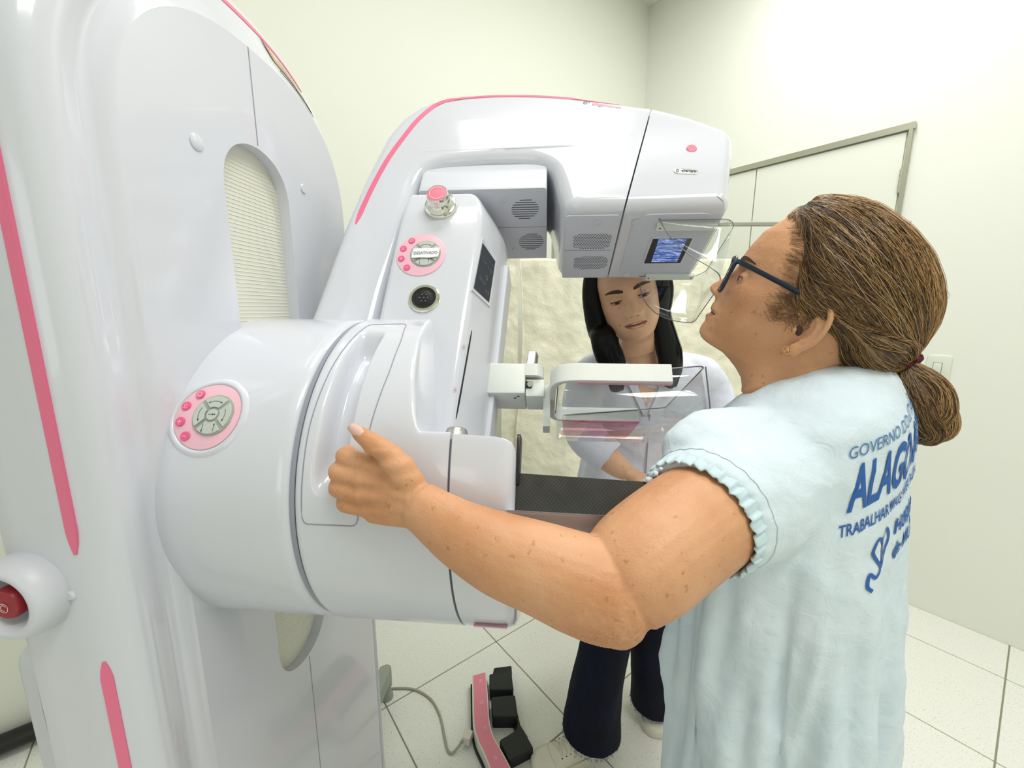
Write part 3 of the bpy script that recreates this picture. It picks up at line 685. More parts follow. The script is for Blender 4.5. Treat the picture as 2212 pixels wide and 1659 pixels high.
mb = MB(); mb.add([under(u_, s_, .0036) for u_, s_ in ((.681, .0335), (.735, .0335), (.737, -.039), (.684, -.039))], [(0, 1, 2, 3)]); mb.build('collimator_window', M['coll'], head, 0)
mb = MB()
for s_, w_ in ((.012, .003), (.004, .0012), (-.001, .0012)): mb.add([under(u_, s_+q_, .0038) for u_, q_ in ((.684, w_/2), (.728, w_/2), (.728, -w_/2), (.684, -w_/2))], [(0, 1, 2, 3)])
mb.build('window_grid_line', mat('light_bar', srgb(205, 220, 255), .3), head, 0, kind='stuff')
for s_, u0, u1 in ((.069, .668, .775), (-.092, .684, .788)):
    mb = MB(); slab(mb, rrect(u1-u0, .015, .0015), under((u0+u1)/2, s_, .0005), ma, mw, dn, .0075, .001); mb.build('shield_rail', M['bar'], head, 30)
    mb = MB()
    for u_ in (u0+.006, u1-.006): lathe(mb, under(u_, s_, .0075), dn, [(.0016, 0), (.0016, .0012)], 10)
    mb.build('rail_screw', M['black'], head, kind='stuff')
# vent box behind the tower (houses the filter), hung under the arm
mb = MB(); sec = roundpoly([(.213, -.108), (.462, -.103), (.462, .108), (.213, .108)], .008, 4)
mb.loft([[W(p[0], p[1]*k_, t_) for p in sec] for t_, k_ in ((.584, .80), (.560, .88), (.553, .93), (.545, .95), (.515, .985), (.507, 1), (.5, .995))]); vb = mb.build('vent_box', M['white_dull'], arm, 40)
mb = MB(); slab(mb, rrect(.162, .204, .002), under(.381, 0, -.001, .5), ma, mw, dn, .002, .0005); mb.build('vent_plate', M['under'], arm, 30)
mb = MB(); mb.box(under(.385, .0035, .0013, .5), (ma, mw, dn), (.155, .0008, .0006)); mb.build('plate_seam', M['seamlt'], arm, 0)
for cu, cs_ in ((.4185, .0545), (.4275, -.0430)):
    mb = MB()
    for k_ in range(-4, 5):
        y_ = k_*.0062; L_ = 2*math.sqrt(max(.0275**2-y_*y_, .00004))*(1 if abs(k_) < 4 else 1); L_ = max(L_, .012)
        mb.box(under(cu+.0006*k_, cs_+y_, .0012, .5), (ma, mw, dn), (L_, .0013, .0008))
    mb.build('vent_slots', M['hole'], arm, 0, kind='stuff')
for u_, s_ in ((.379, .080), (.389, -.070)):
    mb = MB(); lathe(mb, under(u_, s_, .0008, .5), dn, [(.0065, 0), (.0065, .0012), (.005, .0018)], 20); mb.build('screw_cap', M['under'], arm)
# ---- transparent face shield: bent sheet hanging from the rails
prof_n = spl([(.667, .447), (.678, .411), (.696, .381), (.721, .354), (.744, .336), (.756, .324)], 4)   # lower edge near flap (u,t)
near = [(p[0], .088, p[1]) for p in prof_n]
nlow = resample(near, 22)
tu = lambda u_: .667+(u_-.667)*1.28
low = [tuple(p) for p in nlow]; top = [(tu(p[0]), .088, .4365) for p in nlow]
for a_ in np.linspace(0, math.pi/2, 7)[1:]:
    k_ = a_/(math.pi/2); low.append((.756+.012*math.sin(a_), .088-.026*(1-math.cos(a_)), .324-.012*k_)); top.append((.781+.026*math.sin(a_), .088-.026*(1-math.cos(a_)), .4365))
for s_ in np.linspace(.062, -.062, 9)[1:-1]: low.append((.768, s_, .311)); top.append((.807, s_, .4365))
for a_ in np.linspace(math.pi/2, 0, 7):
    k_ = a_/(math.pi/2); low.append((.762+.008*math.sin(a_), -.088+.026*(1-math.cos(a_)), .322-.010*k_)); top.append((.781+.026*math.sin(a_), -.088+.026*(1-math.cos(a_)), .4365))
fl = [(p[0], -.088, p[1]) for p in spl([(.762, .322), (.744, .323), (.725, .328), (.70, .342), (.683, .362), (.672, .386), (.669, .42)], 4)]
for p in resample(fl, 20)[1:]: low.append(tuple(p)); top.append((tu(p[0]), -.088, .4365))
low = np.array(low)
for _ in range(2): low[1:-1] = (low[:-2]+2*low[1:-1]+low[2:])/4
nb = len(low); V = []; rowsn = 6
for k_ in range(rowsn):
    f_ = k_/(rowsn-1); V += [W(*(np.array(top[i])*(1-f_)+low[i]*f_)) for i in range(nb)]
F = [(r_*nb+i, r_*nb+i+1, (r_+1)*nb+i+1, (r_+1)*nb+i) for r_ in range(rowsn-1) for i in range(nb-1)]
sh = obj('face_shield', V, F, M['clear2'], head, 180)
# single wall is given a real 1.5 mm thickness
md = sh.modifiers.new('thick', 'SOLIDIFY'); md.thickness = .0015
mb = MB(); mb.tube([W(*p) for p in low], .0009, 6); mb.tube([W(*p) for p in top], .0007, 6); mb.build('shield_edge', M['edge'], head)
# ---- compression paddle and its carriage
def wb(name, m_, u0, u1, s0, s1, t0, t1, par, bev=.003):
    mb = MB(); slab(mb, rrect(u1-u0, t1-t0, bev, 3), W((u0+u1)/2, s0, (t0+t1)/2), ma, mv, mw, s1-s0, min(bev, .002)); return mb.build(name, m_, par, 30)
car = wb('paddle_carriage', M['bar'], .360, .430, -.05, .045, .112, .168, mach, .003)
mb = MB(); sec = roundpoly([(.425, .05), (.452, .05), (.462, .035), (.462, -.05), (.425, -.05)], .006, 4)
mb.loft([[W(p[0], p[1]*.9, t_) for p in sec] for t_ in (.146, .168)]); mb.build('carriage_jaw', M['bar'], car)
wb('carriage_block', M['bar'], .431, .464, -.045, .036, .110, .142, car, .002)
wb('carriage_recess', M['hole'], .4305, .442, .034, .0366, .124, .138, car, .001)
mb = MB(); lathe(mb, W(.439, .036, .131), mw, [(.0055, 0), (.0055, .005), (.0045, .006)], 20); mb.build('carriage_pin', M['chrome'], car)
mb = MB(); sec = roundpoly([(.430, .012), (.446, .012), (.450, -.012), (.434, -.012)], .003, 3)
mb.loft([[W(p[0]-.002+.08*(t_-.17), p[1]-.25*(t_-.17), t_) for p in sec] for t_ in (.165, .208, .210)]); mb.build('release_lever', M['steel'], car)
mb = MB()
for u_, s_ in ((.366, .02), (.372, .03), (.412, .02), (.418, .03)): lathe(mb, W(u_, s_, .112), dn, [(.0025, 0), (.0025, .0012)], 10)
mb.build('carriage_screw', M['seam'], car, kind='stuff')
# paddle: fork frame round a clear box
mb = MB(); S0 = .105
path = [(.474, .0, .0), (.474, .06, 0), (.474, .085, 0), (.480, .105, 0), (.497, .115, 0), (.53, .117, 0), (.66, .117, 0)]
fr_t0, fr_t1 = .108, .137
def fork(sg):
    P = spl([(.478, 0), (.478, sg*.07), (.481, sg*.095), (.492, sg*.112), (.515, sg*.118), (.56, sg*.118), (.655, sg*.118)], 6)
    T_ = np.gradient(P, axis=0); T_ /= np.linalg.norm(T_, axis=1)[:, None]; N2 = np.stack([-T_[:, 1], T_[:, 0]], 1)*.005
    rings = []
    for p, n_ in zip(P, N2): rings.append([W(*(p+n_), fr_t0), W(*(p+n_), fr_t1), W(*(p-n_), fr_t1), W(*(p-n_), fr_t0)])
    return rings
mb.loft(fork(1)); mb.loft(fork(-1)); pad = fk = mb.build('compression_paddle', M['bar'], mach, 30)
fk_b = fk.modifiers.new('b', 'BEVEL'); fk_b.width = .0012; fk_b.segments = 2
mb = MB(); mb.box(W(.468, 0, .098), (ma, mw, mv), (.012, .05, .075)); mb.build('paddle_mount', M['bar'], pad, 0)
for s_ in (.1145, -.1145): mb = MB(); mb.box(W(.585, s_, .1075), (ma, mw, mv), (.14, .009, .0018)); mb.build('fork_pad', M['pinkpale'], pad, 0)
bx0, bx1, bs, bt0, bt1 = .486, .708, .112, .064, .118
o3 = roundpoly([(bx0, -bs), (bx1, -bs), (bx1, bs), (bx0, bs)], .012, 5)
mb = MB(); mb.loft([[W(p[0], p[1], bt1+(.02 if p[0] > .68 else 0)*ease((p[0]-.66)/.04)) for p in o3], [W(p[0], p[1], bt0+.01) for p in o3], [W(.597+(p[0]-.597)*.985, p[1]*.98, bt0+.002) for p in o3], [W(.597+(p[0]-.597)*.96, p[1]*.95, bt0) for p in o3]], False, True)
bx = mb.build('paddle_box', M['clear'], pad, 40); md = bx.modifiers.new('thick', 'SOLIDIFY'); md.thickness = .0022
mb = MB(); mb.tube([W(p[0], p[1], bt1+.0005+(.02 if p[0] > .68 else 0)*ease((p[0]-.66)/.04)) for p in o3]+[W(o3[0][0], o3[0][1], bt1+.0005)], .0011, 6)
mb.tube([W(bx1, bs-.002, bt0), W(bx1+.001, bs-.002, bt1+.02)], .0010, 6); mb.build('paddle_edge', M['edge'], pad)
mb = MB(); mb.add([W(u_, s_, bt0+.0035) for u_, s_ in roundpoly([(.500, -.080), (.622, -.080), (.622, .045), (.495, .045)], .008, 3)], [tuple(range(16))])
M['pinkrefl'] = m_glass('pink_reflection_tint', srgb(242, 150, 170), .0)
mb.build('paddle_reflection', M['pinkrefl'], pad, 0)  # pink sheet put in to imitate a reflection in the clear plastic
# ---------------------------------------------------------------- people helpers
from mathutils import noise as mnoise
def union(mb, voxel, it=3, fac=.5):
    """join closed pieces into one continuous surface"""
    me = bpy.data.meshes.new('u'); me.from_pydata(mb.V, [], mb.F)
    bm = bmesh.new(); bm.from_mesh(me); bmesh.ops.recalc_face_normals(bm, faces=bm.faces[:]); bm.to_mesh(me); bm.free()
    o = bpy.data.objects.new('u', me); COL.objects.link(o)
    r = o.modifiers.new('r', 'REMESH'); r.mode = 'VOXEL'; r.voxel_size = voxel; r.adaptivity = 0
    s_ = o.modifiers.new('s', 'SMOOTH'); s_.factor = fac; s_.iterations = it
    bpy.context.view_layer.update(); m2 = bpy.data.meshes.new_from_object(o.evaluated_get(bpy.context.evaluated_depsgraph_get()))
    V = np.empty(len(m2.vertices)*3); m2.vertices.foreach_get('co', V); V = V.reshape(-1, 3)
    F = [tuple(p.vertices) for p in m2.polygons]
    N_ = np.empty(len(m2.vertices)*3); m2.vertex_normals.foreach_get('vector', N_); N_ = N_.reshape(-1, 3)
    bpy.data.objects.remove(o); bpy.data.meshes.remove(me); bpy.data.meshes.remove(m2)
    return V, F, N_
def ellipsoid(mb, c, ax, r, n=16, m_=10):
    c = np.asarray(c, float); A = [np.asarray(a_, float)*q for a_, q in zip(ax, r)]
    rings = [[c+A[2]*math.cos(p_)+math.sin(p_)*(A[0]*math.cos(t_)+A[1]*math.sin(t_)) for t_ in np.linspace(0, 2*math.pi, n, endpoint=False)] for p_ in np.linspace(.06, math.pi-.06, m_)]
    return mb.loft(rings)
def interp(tab, z_): 
    t_ = sorted(tab); return np.interp(z_, [p[0] for p in t_], [p[1] for p in t_])
def head_loft(mb, T, P, feat, nz=190, na=150):
    zt, zb = P['top'], P['bot']; rings = []
    zz = np.r_[zt-(zt-.09)*(1-np.cos(np.linspace(0, math.pi/2, 16)))[:-1]*1.0, np.linspace(.09, zb, nz)]
    zz = np.unique(zz)[::-1]
    for z_ in zz:
        xf, xg = interp(P['prof'], z_), interp(P['base'], z_); xb = interp(P['back'], z_); b = interp(P['half'], z_); sg = interp(P['sig'], z_)
        if z_ > .085:
            k_ = math.sqrt(max(0, 1-((z_-.085)/(zt+.0005-.085))**2)); 
        else: k_ = 1
        xc = -.005; ex = 2/interp(P['pow'], z_); ring = []
        for a_ in np.linspace(0, 2*math.pi, na, endpoint=False):
            c_, s_ = math.cos(a_), math.sin(a_)
            y = b*np.sign(s_)*abs(s_)**ex
            x = xc+((xg-xc) if c_ > 0 else (xc-xb))*np.sign(c_)*abs(c_)**ex
            if c_ > 0:
                w_ = min(1, c_*1.6)
                x += (xf-xg)*math.exp(-(y/sg)**2)*w_
                for A, y0, sy, z0, sz in feat: x += w_*A*math.exp(-((abs(y)-y0)/sy)**2-((z_-z0)/sz)**2)
            if z_ > .085 : x = xc+(x-xc)*k_ if P.get('dome', 1) else x; y *= k_
            ring.append(T(x, y, z_))
        rings.append(ring)
    mb.loft(rings)
def ear(mb, T, x0, z0, y0, sg, k=1.0, tilt=-.18):
    """helix, antihelix, lobe and concha plate on side sg"""
    def E(x, z_, y): 
        c_, s_ = math.cos(tilt), math.sin(tilt); X, Z = (x*c_-z_*s_)*k, (x*s_+z_*c_)*k
        return T(x0+X, sg*(y0+y), z0+Z)
    hel = spl([(.004, .001, .000), (.009, .012, .002), (.009, .024, .003), (.000, .0325, .006), (-.013, .0315, .010), (-.0205, .019, .013), (-.0195, .002, .012), (-.0135, -.014, .009), (-.005, -.024, .006)], 5)
    mb.tube([E(p[0], p[1], p[2]) for p in hel], .0036*k, 8)
    ant = spl([(-.003, .022, .004), (-.0105, .013, .007), (-.0115, .0, .007), (-.006, -.0125, .005), (.001, -.0165, .004)], 5); mb.tube([E(p[0], p[1], p[2]) for p in ant], .0034*k, 8)
    P = [E(.006, .016, -.008), E(-.002, .028, -.008), E(-.014, .026, .000), E(-.018, .010, .003), E(-.015, -.006, .002), E(-.006, -.018, -.002), E(.004, -.016, -.008), E(.006, 0, -.010)]
    Q = [E(.006, .016, .001), E(-.002, .028, .0035), E(-.014, .026, .009), E(-.018, .010, .011), E(-.015, -.006, .0095), E(-.006, -.018, .005), E(.004, -.016, .001), E(.006, 0, -.001)]
    mb.loft([P, Q])
    ax = (np.array(T(1, 0, 0))-np.array(T(0, 0, 0)), np.array(T(0, 1, 0))-np.array(T(0, 0, 0)), np.array(T(0, 0, 1))-np.array(T(0, 0, 0)))
    ellipsoid(mb, E(.003, -.027, .004), ax, (.0085*k, .0042*k, .0098*k)); ellipsoid(mb, E(.009, -.003, .004), ax, (.0042*k, .004*k, .006*k))
def lids(mb, T, c, r, up, lo, sg=1):
    """solid eyelid shells above and below the slit"""
    for e0, e1 in ((up, 100), (lo, -100)):
        rings = []
        for e in np.linspace(e0, e1, 8):
            ring = [T(c[0]+r*math.cos(R(e))*math.cos(a_), c[1]+r*math.sin(a_)*1.12, c[2]+r*math.sin(R(e))*math.cos(a_)) for a_ in np.linspace(-1.45, 1.45, 14)]
            ring.append(T(c[0]-.004, c[1], c[2])); rings.append(ring)
        mb.loft(rings)
def limb(mb, pts, rs, ry=None, n=20, k=5, cap=True):
    P = spl(pts, k); rr = spl([[r_] for r_ in rs], k)[:, 0]; r2 = rr if ry is None else spl([[r_] for r_ in ry], k)[:, 0]
    P = [P[0]-(P[1]-P[0])/np.linalg.norm(P[1]-P[0])*rr[0]*.5]+list(P)+[P[-1]+(P[-1]-P[-2])/np.linalg.norm(P[-1]-P[-2])*rr[-1]*.6]
    mb.tube(P, [rr[0]*.5]+list(rr)+[rr[-1]*.45], n, True, [r2[0]*.5]+list(r2)+[r2[-1]*.45])
def surf_patch(tree, pts, d, e=.0005):
    out = []
    for p in pts:
        h_ = tree.ray_cast(Vector(np.asarray(p)-np.asarray(d)*.1), Vector(d))
        out.append(np.array(h_[0])-np.asarray(d)*e if h_[0] is not None else np.asarray(p))
    return out
def skinmat(name, a_, b_, c_, sc=14, wr=.5):
    m = bpy.data.materials.new(name); t, b = nt(m); N = t.nodes; L = t.links
    tc = N.new('ShaderNodeTexCoord')
    n1 = N.new('ShaderNodeTexNoise'); n1.inputs['Scale'].default_value = sc; n1.inputs['Detail'].default_value = 5; L.new(tc.outputs['Object'], n1.inputs[0])
    r1 = N.new('ShaderNodeValToRGB'); r1.color_ramp.elements[0].position = .33; r1.color_ramp.elements[0].color = b_; r1.color_ramp.elements[1].position = .66; r1.color_ramp.elements[1].color = a_
    L.new(n1.outputs['Fac'], r1.inputs[0])
    n2 = N.new('ShaderNodeTexNoise'); n2.inputs['Scale'].default_value = 110; n2.inputs['Detail'].default_value = 2; L.new(tc.outputs['Object'], n2.inputs[0])
    r2 = N.new('ShaderNodeValToRGB'); r2.color_ramp.elements[0].position = .66; r2.color_ramp.elements[0].color = (0, 0, 0, 1); r2.color_ramp.elements[1].position = .74; r2.color_ramp.elements[1].color = (.55, .55, .55, 1)
    L.new(n2.outputs['Fac'], r2.inputs[0]); mx = N.new('ShaderNodeMix'); mx.data_type = 'RGBA'; L.new(r2.outputs[0], mx.inputs[0]); L.new(r1.outputs[0], mx.inputs[6]); mx.inputs[7].default_value = c_
    L.new(mx.outputs[2], b.inputs['Base Color']); b.inputs['Roughness'].default_value = .48; b.inputs['Specular IOR Level'].default_value = .35
    b.inputs['Subsurface Weight'].default_value = .12; b.inputs['Subsurface Radius'].default_value = (1, .35, .2); b.inputs['Subsurface Scale'].default_value = .006
    n3 = N.new('ShaderNodeTexVoronoi'); n3.inputs['Scale'].default_value = 420; L.new(tc.outputs['Object'], n3.inputs['Vector'])
    n4 = N.new('ShaderNodeTexNoise'); n4.inputs['Scale'].default_value = 95; n4.inputs['Detail'].default_value = 4; L.new(tc.outputs['Object'], n4.inputs[0])
    ad = N.new('ShaderNodeMath'); ad.operation = 'MULTIPLY_ADD'; ad.inputs[1].default_value = .25; L.new(n3.outputs['Distance'], ad.inputs[0]); L.new(n4.outputs['Fac'], ad.inputs[2])
    bp = N.new('ShaderNodeBump'); bp.inputs['Strength'].default_value = wr; bp.inputs['Distance'].default_value = .0016; L.new(ad.outputs[0], bp.inputs['Height']); L.new(bp.outputs[0], b.inputs['Normal'])
    return m
M['skin'] = skinmat('sun_tanned_skin', srgb(216, 164, 124), srgb(200, 142, 100), srgb(172, 112, 76))
M['skin2'] = skinmat('light_brown_skin', srgb(232, 188, 156), srgb(218, 170, 136), srgb(200, 138, 108), 10, .3)
M['lip'] = mat('lip_skin', srgb(176, 104, 92), .4); M['lip2'] = mat('rose_lip', srgb(168, 92, 88), .35)
M['dark'] = mat('dark_mouth_line', srgb(60, 26, 24), .6); M['eyew'] = mat('eye_white', srgb(205, 198, 190), .2); M['iris'] = mat('brown_iris', srgb(38, 24, 18), .15)
M['brow'] = mat('brown_eyebrow', srgb(84, 58, 44), .7); M['nail'] = mat('pearly_nail', srgb(222, 182, 168), .22, coat=.3)
def hairmat(name, c0, c1, c2, rough=.45, sc=(60, 60, 6)):
    m = bpy.data.materials.new(name); t, b = nt(m); N = t.nodes; L = t.links
    tc = N.new('ShaderNodeTexCoord'); mp = N.new('ShaderNodeMapping'); mp.inputs['Scale'].default_value = sc; L.new(tc.outputs['Object'], mp.inputs[0])
    n = N.new('ShaderNodeTexNoise'); n.inputs['Scale'].default_value = 2; n.inputs['Detail'].default_value = 5; L.new(mp.outputs[0], n.inputs[0])
    cr = N.new('ShaderNodeValToRGB'); E_ = cr.color_ramp.elements; E_[0].position = .35; E_[0].color = c0; E_[1].position = .7; E_[1].color = c2; e = E_.new(.52); e.color = c1
    L.new(n.outputs['Fac'], cr.inputs[0]); L.new(cr.outputs[0], b.inputs['Base Color']); b.inputs['Roughness'].default_value = rough
    bp = N.new('ShaderNodeBump'); bp.inputs['Strength'].default_value = .5; bp.inputs['Distance'].default_value = .002; L.new(n.outputs['Fac'], bp.inputs['Height']); L.new(bp.outputs[0], b.inputs['Normal']); return m
M['hair'] = hairmat('brown_hair_mass', srgb(58, 42, 30), srgb(86, 64, 43), srgb(124, 94, 62))
M['hair_d'] = mat('dark_strand', srgb(66, 48, 34), .4); M['hair_m'] = mat('mid_brown_strand', srgb(122, 92, 58), .4)
M['hair_g'] = mat('golden_strand', srgb(182, 142, 88), .4); M['hair_w'] = mat('silver_strand', srgb(188, 170, 148), .4)
def darkspec(m, v): m.node_tree.nodes['Principled BSDF'].inputs['Specular IOR Level'].default_value = v; return m
M['bhair'] = hairmat('black_hair', srgb(4, 4, 5), srgb(6, 6, 7), srgb(12, 12, 14), .42, (90, 90, 3)); darkspec(M['bhair'], .22); M['bstrand'] = mat('black_strand', srgb(7, 7, 8), .35, spec=.25)
def clothmat(name, col, col2, sc=300, wr=.35, rough=.85):
    m = bpy.data.materials.new(name); t, b = nt(m); N = t.nodes; L = t.links
    tc = N.new('ShaderNodeTexCoord'); n = N.new('ShaderNodeTexNoise'); n.inputs['Scale'].default_value = 9; n.inputs['Detail'].default_value = 7; n.inputs['Roughness'].default_value = .6; L.new(tc.outputs['Object'], n.inputs[0])
    cr = N.new('ShaderNodeValToRGB'); cr.color_ramp.elements[0].position = .3; cr.color_ramp.elements[0].color = col2; cr.color_ramp.elements[1].position = .65; cr.color_ramp.elements[1].color = col
    L.new(n.outputs['Fac'], cr.inputs[0]); L.new(cr.outputs[0], b.inputs['Base Color']); b.inputs['Roughness'].default_value = rough; b.inputs['Specular IOR Level'].default_value = .25
    n2 = N.new('ShaderNodeTexNoise'); n2.inputs['Scale'].default_value = 38; n2.inputs['Detail'].default_value = 5; n2.inputs['Distortion'].default_value = 1.2; L.new(tc.outputs['Object'], n2.inputs[0])
    n3 = N.new('ShaderNodeTexNoise'); n3.inputs['Scale'].default_value = sc; L.new(tc.outputs['Object'], n3.inputs[0])
    ad = N.new('ShaderNodeMath'); ad.operation = 'MULTIPLY_ADD'; ad.inputs[1].default_value = .12; L.new(n3.outputs['Fac'], ad.inputs[0]); L.new(n2.outputs['Fac'], ad.inputs[2])
    bp = N.new('ShaderNodeBump'); bp.inputs['Strength'].default_value = wr; bp.inputs['Distance'].default_value = .006; L.new(ad.outputs[0], bp.inputs['Height']); L.new(bp.outputs[0], b.inputs['Normal']); return m
M['gown'] = clothmat('pale_blue_cotton', srgb(222, 234, 240), srgb(212, 227, 235)); M['ruffle'] = clothmat('pale_blue_band', srgb(204, 223, 228), srgb(196, 216, 222))
M['coat'] = clothmat('white_coat_cotton', srgb(226, 228, 240), srgb(214, 217, 232), wr=.3); M['denim'] = clothmat('dark_denim', srgb(14, 20, 42), srgb(5, 8, 18), wr=.25)
M['curtain'] = clothmat('cream_curtain_cloth', srgb(250, 247, 226), srgb(243, 239, 214), wr=.55)
M['shoe'] = clothmat('white_canvas', srgb(226, 224, 208), srgb(216, 213, 196), wr=.15); M['sole'] = mat('white_rubber_sole', srgb(214, 210, 192), .6)
M['navy'] = mat('navy_acetate', srgb(10, 34, 54), .35); M['lens'] = m_glass('spectacle_lens', (.62, .64, .74, 1), .6)
M['bluetext'] = mat('blue_textile_print', srgb(45, 98, 172), .8); M['bluelight'] = mat('pale_blue_textile_print', srgb(84, 128, 180), .8)
M['maroon'] = mat('maroon_scrunchie', srgb(88, 14, 36), .8, bump=.5, bscale=200); M['goldm'] = mat('gold_metal', srgb(220, 180, 130), .25, metal=1)
def wrinkle(V, N_, amp, sc, seed=0, aniso=(1, 1, 1), ridged=True):
    A = np.array(aniso); out = V.copy()
    for i in range(len(V)):
        p = V[i]*A*sc; a_ = mnoise.noise(Vector((p[0]+seed, p[1], p[2])))
        b_ = mnoise.noise(Vector((p[0]*2.3+seed, p[1]*2.3+7, p[2]*2.3)))
        w_ = (1-abs(a_)*2.2)**1 if ridged else a_
        out[i] = V[i]+N_[i]*amp*(w_*.7+.5*b_)
    return out
# ---------------------------------------------------------------- the patient
PN = np.array([-.5851, -.8110, 0]); PF_ = np.array([-.8110, .5851, 0]); PC = np.array([.4055, .5621, 1.418])
def B(f_, n_, z_): return PC+PF_*f_+PN*n_+np.array([0, 0, z_])
CP, SP = math.cos(R(20)), math.sin(R(20))
def TH_(x, y, z_): return B(x*CP-z_*SP, y, x*SP+z_*CP)
prof = [(.118, .02), (.1087, .050), (.0964, .068), (.082, .0752), (.0604, .0925), (.0358, .1008), (.022, .1035), (.009, .1045), (0, .1085), (-.0116, .1165), (-.0205, .1249), (-.0270, .1283), (-.0305, .1280), (-.0345, .1250), (-.0372, .1200), (-.0395, .1150), (-.0440, .1128), (-.051, .1145), (-.0573, .1142), (-.0605, .1085), (-.0625, .1085), (-.0657, .1162), (-.070, .1160), (-.0739, .1140), (-.0779, .1138), (-.084, .1156), (-.09, .1158), (-.0964, .1140), (-.102, .108), (-.1055, .100), (-.1070, .090), (-.1089, .0751), (-.1162, .0585), (-.1241, .0453), (-.1333, .0336), (-.1446, .0263), (-.1615, .0177), (-.19, .005)]
base = [(.118, .02), (.1087, .050), (.0964, .068), (.082, .0752), (.0604, .0925), (.0358, .099), (.022, .100), (.0, .099), (-.02, .099), (-.04, .102), (-.06, .104), (-.08, .103), (-.0964, .098), (-.105, .088), (-.1089, .072), (-.1162, .0585), (-.1241, .0453), (-.1333, .0336), (-.1446, .0263), (-.1615, .0177), (-.19, .005)]
back = [(.118, -.005), (.10, -.03), (.08, -.058), (.04, -.085), (0, -.092), (-.03, -.09), (-.06, -.088), (-.09, -.09), (-.12, -.098), (-.16, -.108), (-.20, -.12)]
half = [(.118, .030), (.10, .048), (.08, .062), (.04, .0725), (.01, .0740), (-.02, .0735), (-.04, .071), (-.06, .067), (-.08, .062), (-.10, .057), (-.12, .056), (-.16, .060), (-.20, .068)]
sig = [(.118, .03), (.03, .03), (.01, .008), (-.01, .0095), (-.028, .0125), (-.038, .015), (-.045, .022), (-.058, .026), (-.066, .024), (-.075, .02), (-.09, .022), (-.105, .03), (-.12, .05)]
pw = [(.12, 2.1), (.04, 2.3), (0, 2.3), (-.06, 2.25), (-.10, 2.1), (-.2, 2.0)]
feat = [(-.012, .030, .015, -.002, .011), (.003, .030, .020, .018, .007), (.007, .046, .020, -.026, .017), (.0060, .0135, .0055, -.033, .006), (-.0042, .026, .006, -.052, .016),
        (-.0022, 0, .028, -.0612, .0016), (-.003, .027, .006, -.069, .006), (.004, .036, .014, -.064, .018), (-.003, .024, .010, -.088, .010), (-.0012, .052, .006, -.004, .002), (-.0012, .054, .006, -.010, .002)]
body = MB()
Pd = dict(top=.1185, bot=-.195, prof=prof, base=base, back=back, half=half, sig=sig, pow=pw)
head_loft(body, TH_, Pd, feat)
ear(body, TH_, -.0085, -.040, .0700, 1); ear(body, TH_, -.0085, -.040, .0700, -1)
for sg in (1, -1): lids(body, TH_, (.0800, sg*.031, -.006), .0132, 12, -14)
# neck base and trunk under the gown
limb(body, [B(.0, 0, -.09), B(-.02, 0, -.16), B(-.03, 0, -.24)], [.062, .064, .085], [.062, .066, .09])
limb(body, [B(-.01, .0, -.27), B(.0, 0, -.40), B(0, 0, -.56), B(-.01, 0, -.74), B(-.01, 0, -.86)], [.075, .09, .10, .11, .10], [.12, .12, .11, .12, .12])
limb(body, [B(.01, .13, -.235), B(-.01, .06, -.21), B(-.01, -.06, -.21), B(.0, -.14, -.235)], [.045, .05, .05, .045])
# legs
for sg in (1, -1):
    limb(body, [B(-.01, sg*.075, -.80), B(.0, sg*.08, -1.0), B(-.01, sg*.08, -1.22), B(-.02, sg*.08, -1.345)], [.085, .062, .050, .034])
# near arm: shoulder, elbow, wrist
limb(body, [B(.040, .100, -.234), B(.053, .140, -.238), B(.066, .185, -.242), B(.082, .233, -.248), B(.103, .282, -.261), B(.119, .314, -.276), B(.130, .332, -.292)], [.050, .057, .0605, .0600, .0585, .0560, .048], None, 28, 6)
limb(body, [B(.118, .332, -.288), B(.134, .341, -.292), B(.161, .357, -.284), B(.194, .373, -.273), B(.233, .391, -.262), B(.270, .406, -.247), B(.297, .415, -.233), B(.319, .421, -.222)], [.044, .0490, .0485, .0455, .0420, .0355, .0300, .0265], [.042, .0460, .0450, .0410, .0365, .0300, .0250, .0215], 28, 6)
ellipsoid(body, B(.126, .345, -.318), (PF_, PN, (0, 0, 1)), (.028, .024, .024))
wr = B(.322, .422, -.219)
def hand(mb, wr, mcp, pip, dip, tip, th, rr=(.0125, .0105, .0092, .0080), pal=(.0145, .011)):
    for i, (a_, b_, c_, d_) in enumerate(zip(mcp, pip, dip, tip)):
        k_ = (1.04, 1.06, 1.0, .90)[i]; a_, b_, c_, d_ = map(np.array, (a_, b_, c_, d_))
        off = (a_-np.mean(mcp, 0))*.55
        mb.tube(list(spl([wr+off, (wr+off)*.5+a_*.5, a_], 5)), list(np.linspace(pal[0], pal[0]*.97, 11)), 14, True, list(np.linspace(pal[1]*1.3, pal[1], 11)))
        ellipsoid(mb, a_, np.eye(3), [rr[0]*k_*1.02]*3)
        P = spl([a_, b_, c_, d_], 5); r_ = np.interp(np.linspace(0, 3, len(P)), [0, .5, 1, 1.5, 2, 2.6, 3], [rr[0]*k_*.96, rr[1]*k_*.96, rr[1]*k_*1.07, rr[2]*k_*.97, rr[2]*k_, rr[3]*k_, rr[3]*k_*.7])
        mb.tube(list(P), list(r_), 14)
        ellipsoid(mb, d_, np.eye(3), [rr[3]*k_*.8]*3)
    P = spl(th, 6); r_ = spl([[x] for x in (.0135, .0155, .0126, .0114, .0080)][:len(th)], 6)[:, 0]; mb.tube(list(P), list(r_), 16); ellipsoid(mb, P[-1], np.eye(3), [r_[-1]*.9]*3)
mcp = [B(.3835, .431, -.188), B(.3870, .440, -.2025), B(.3840, .443, -.219), B(.3765, .441, -.2365)]
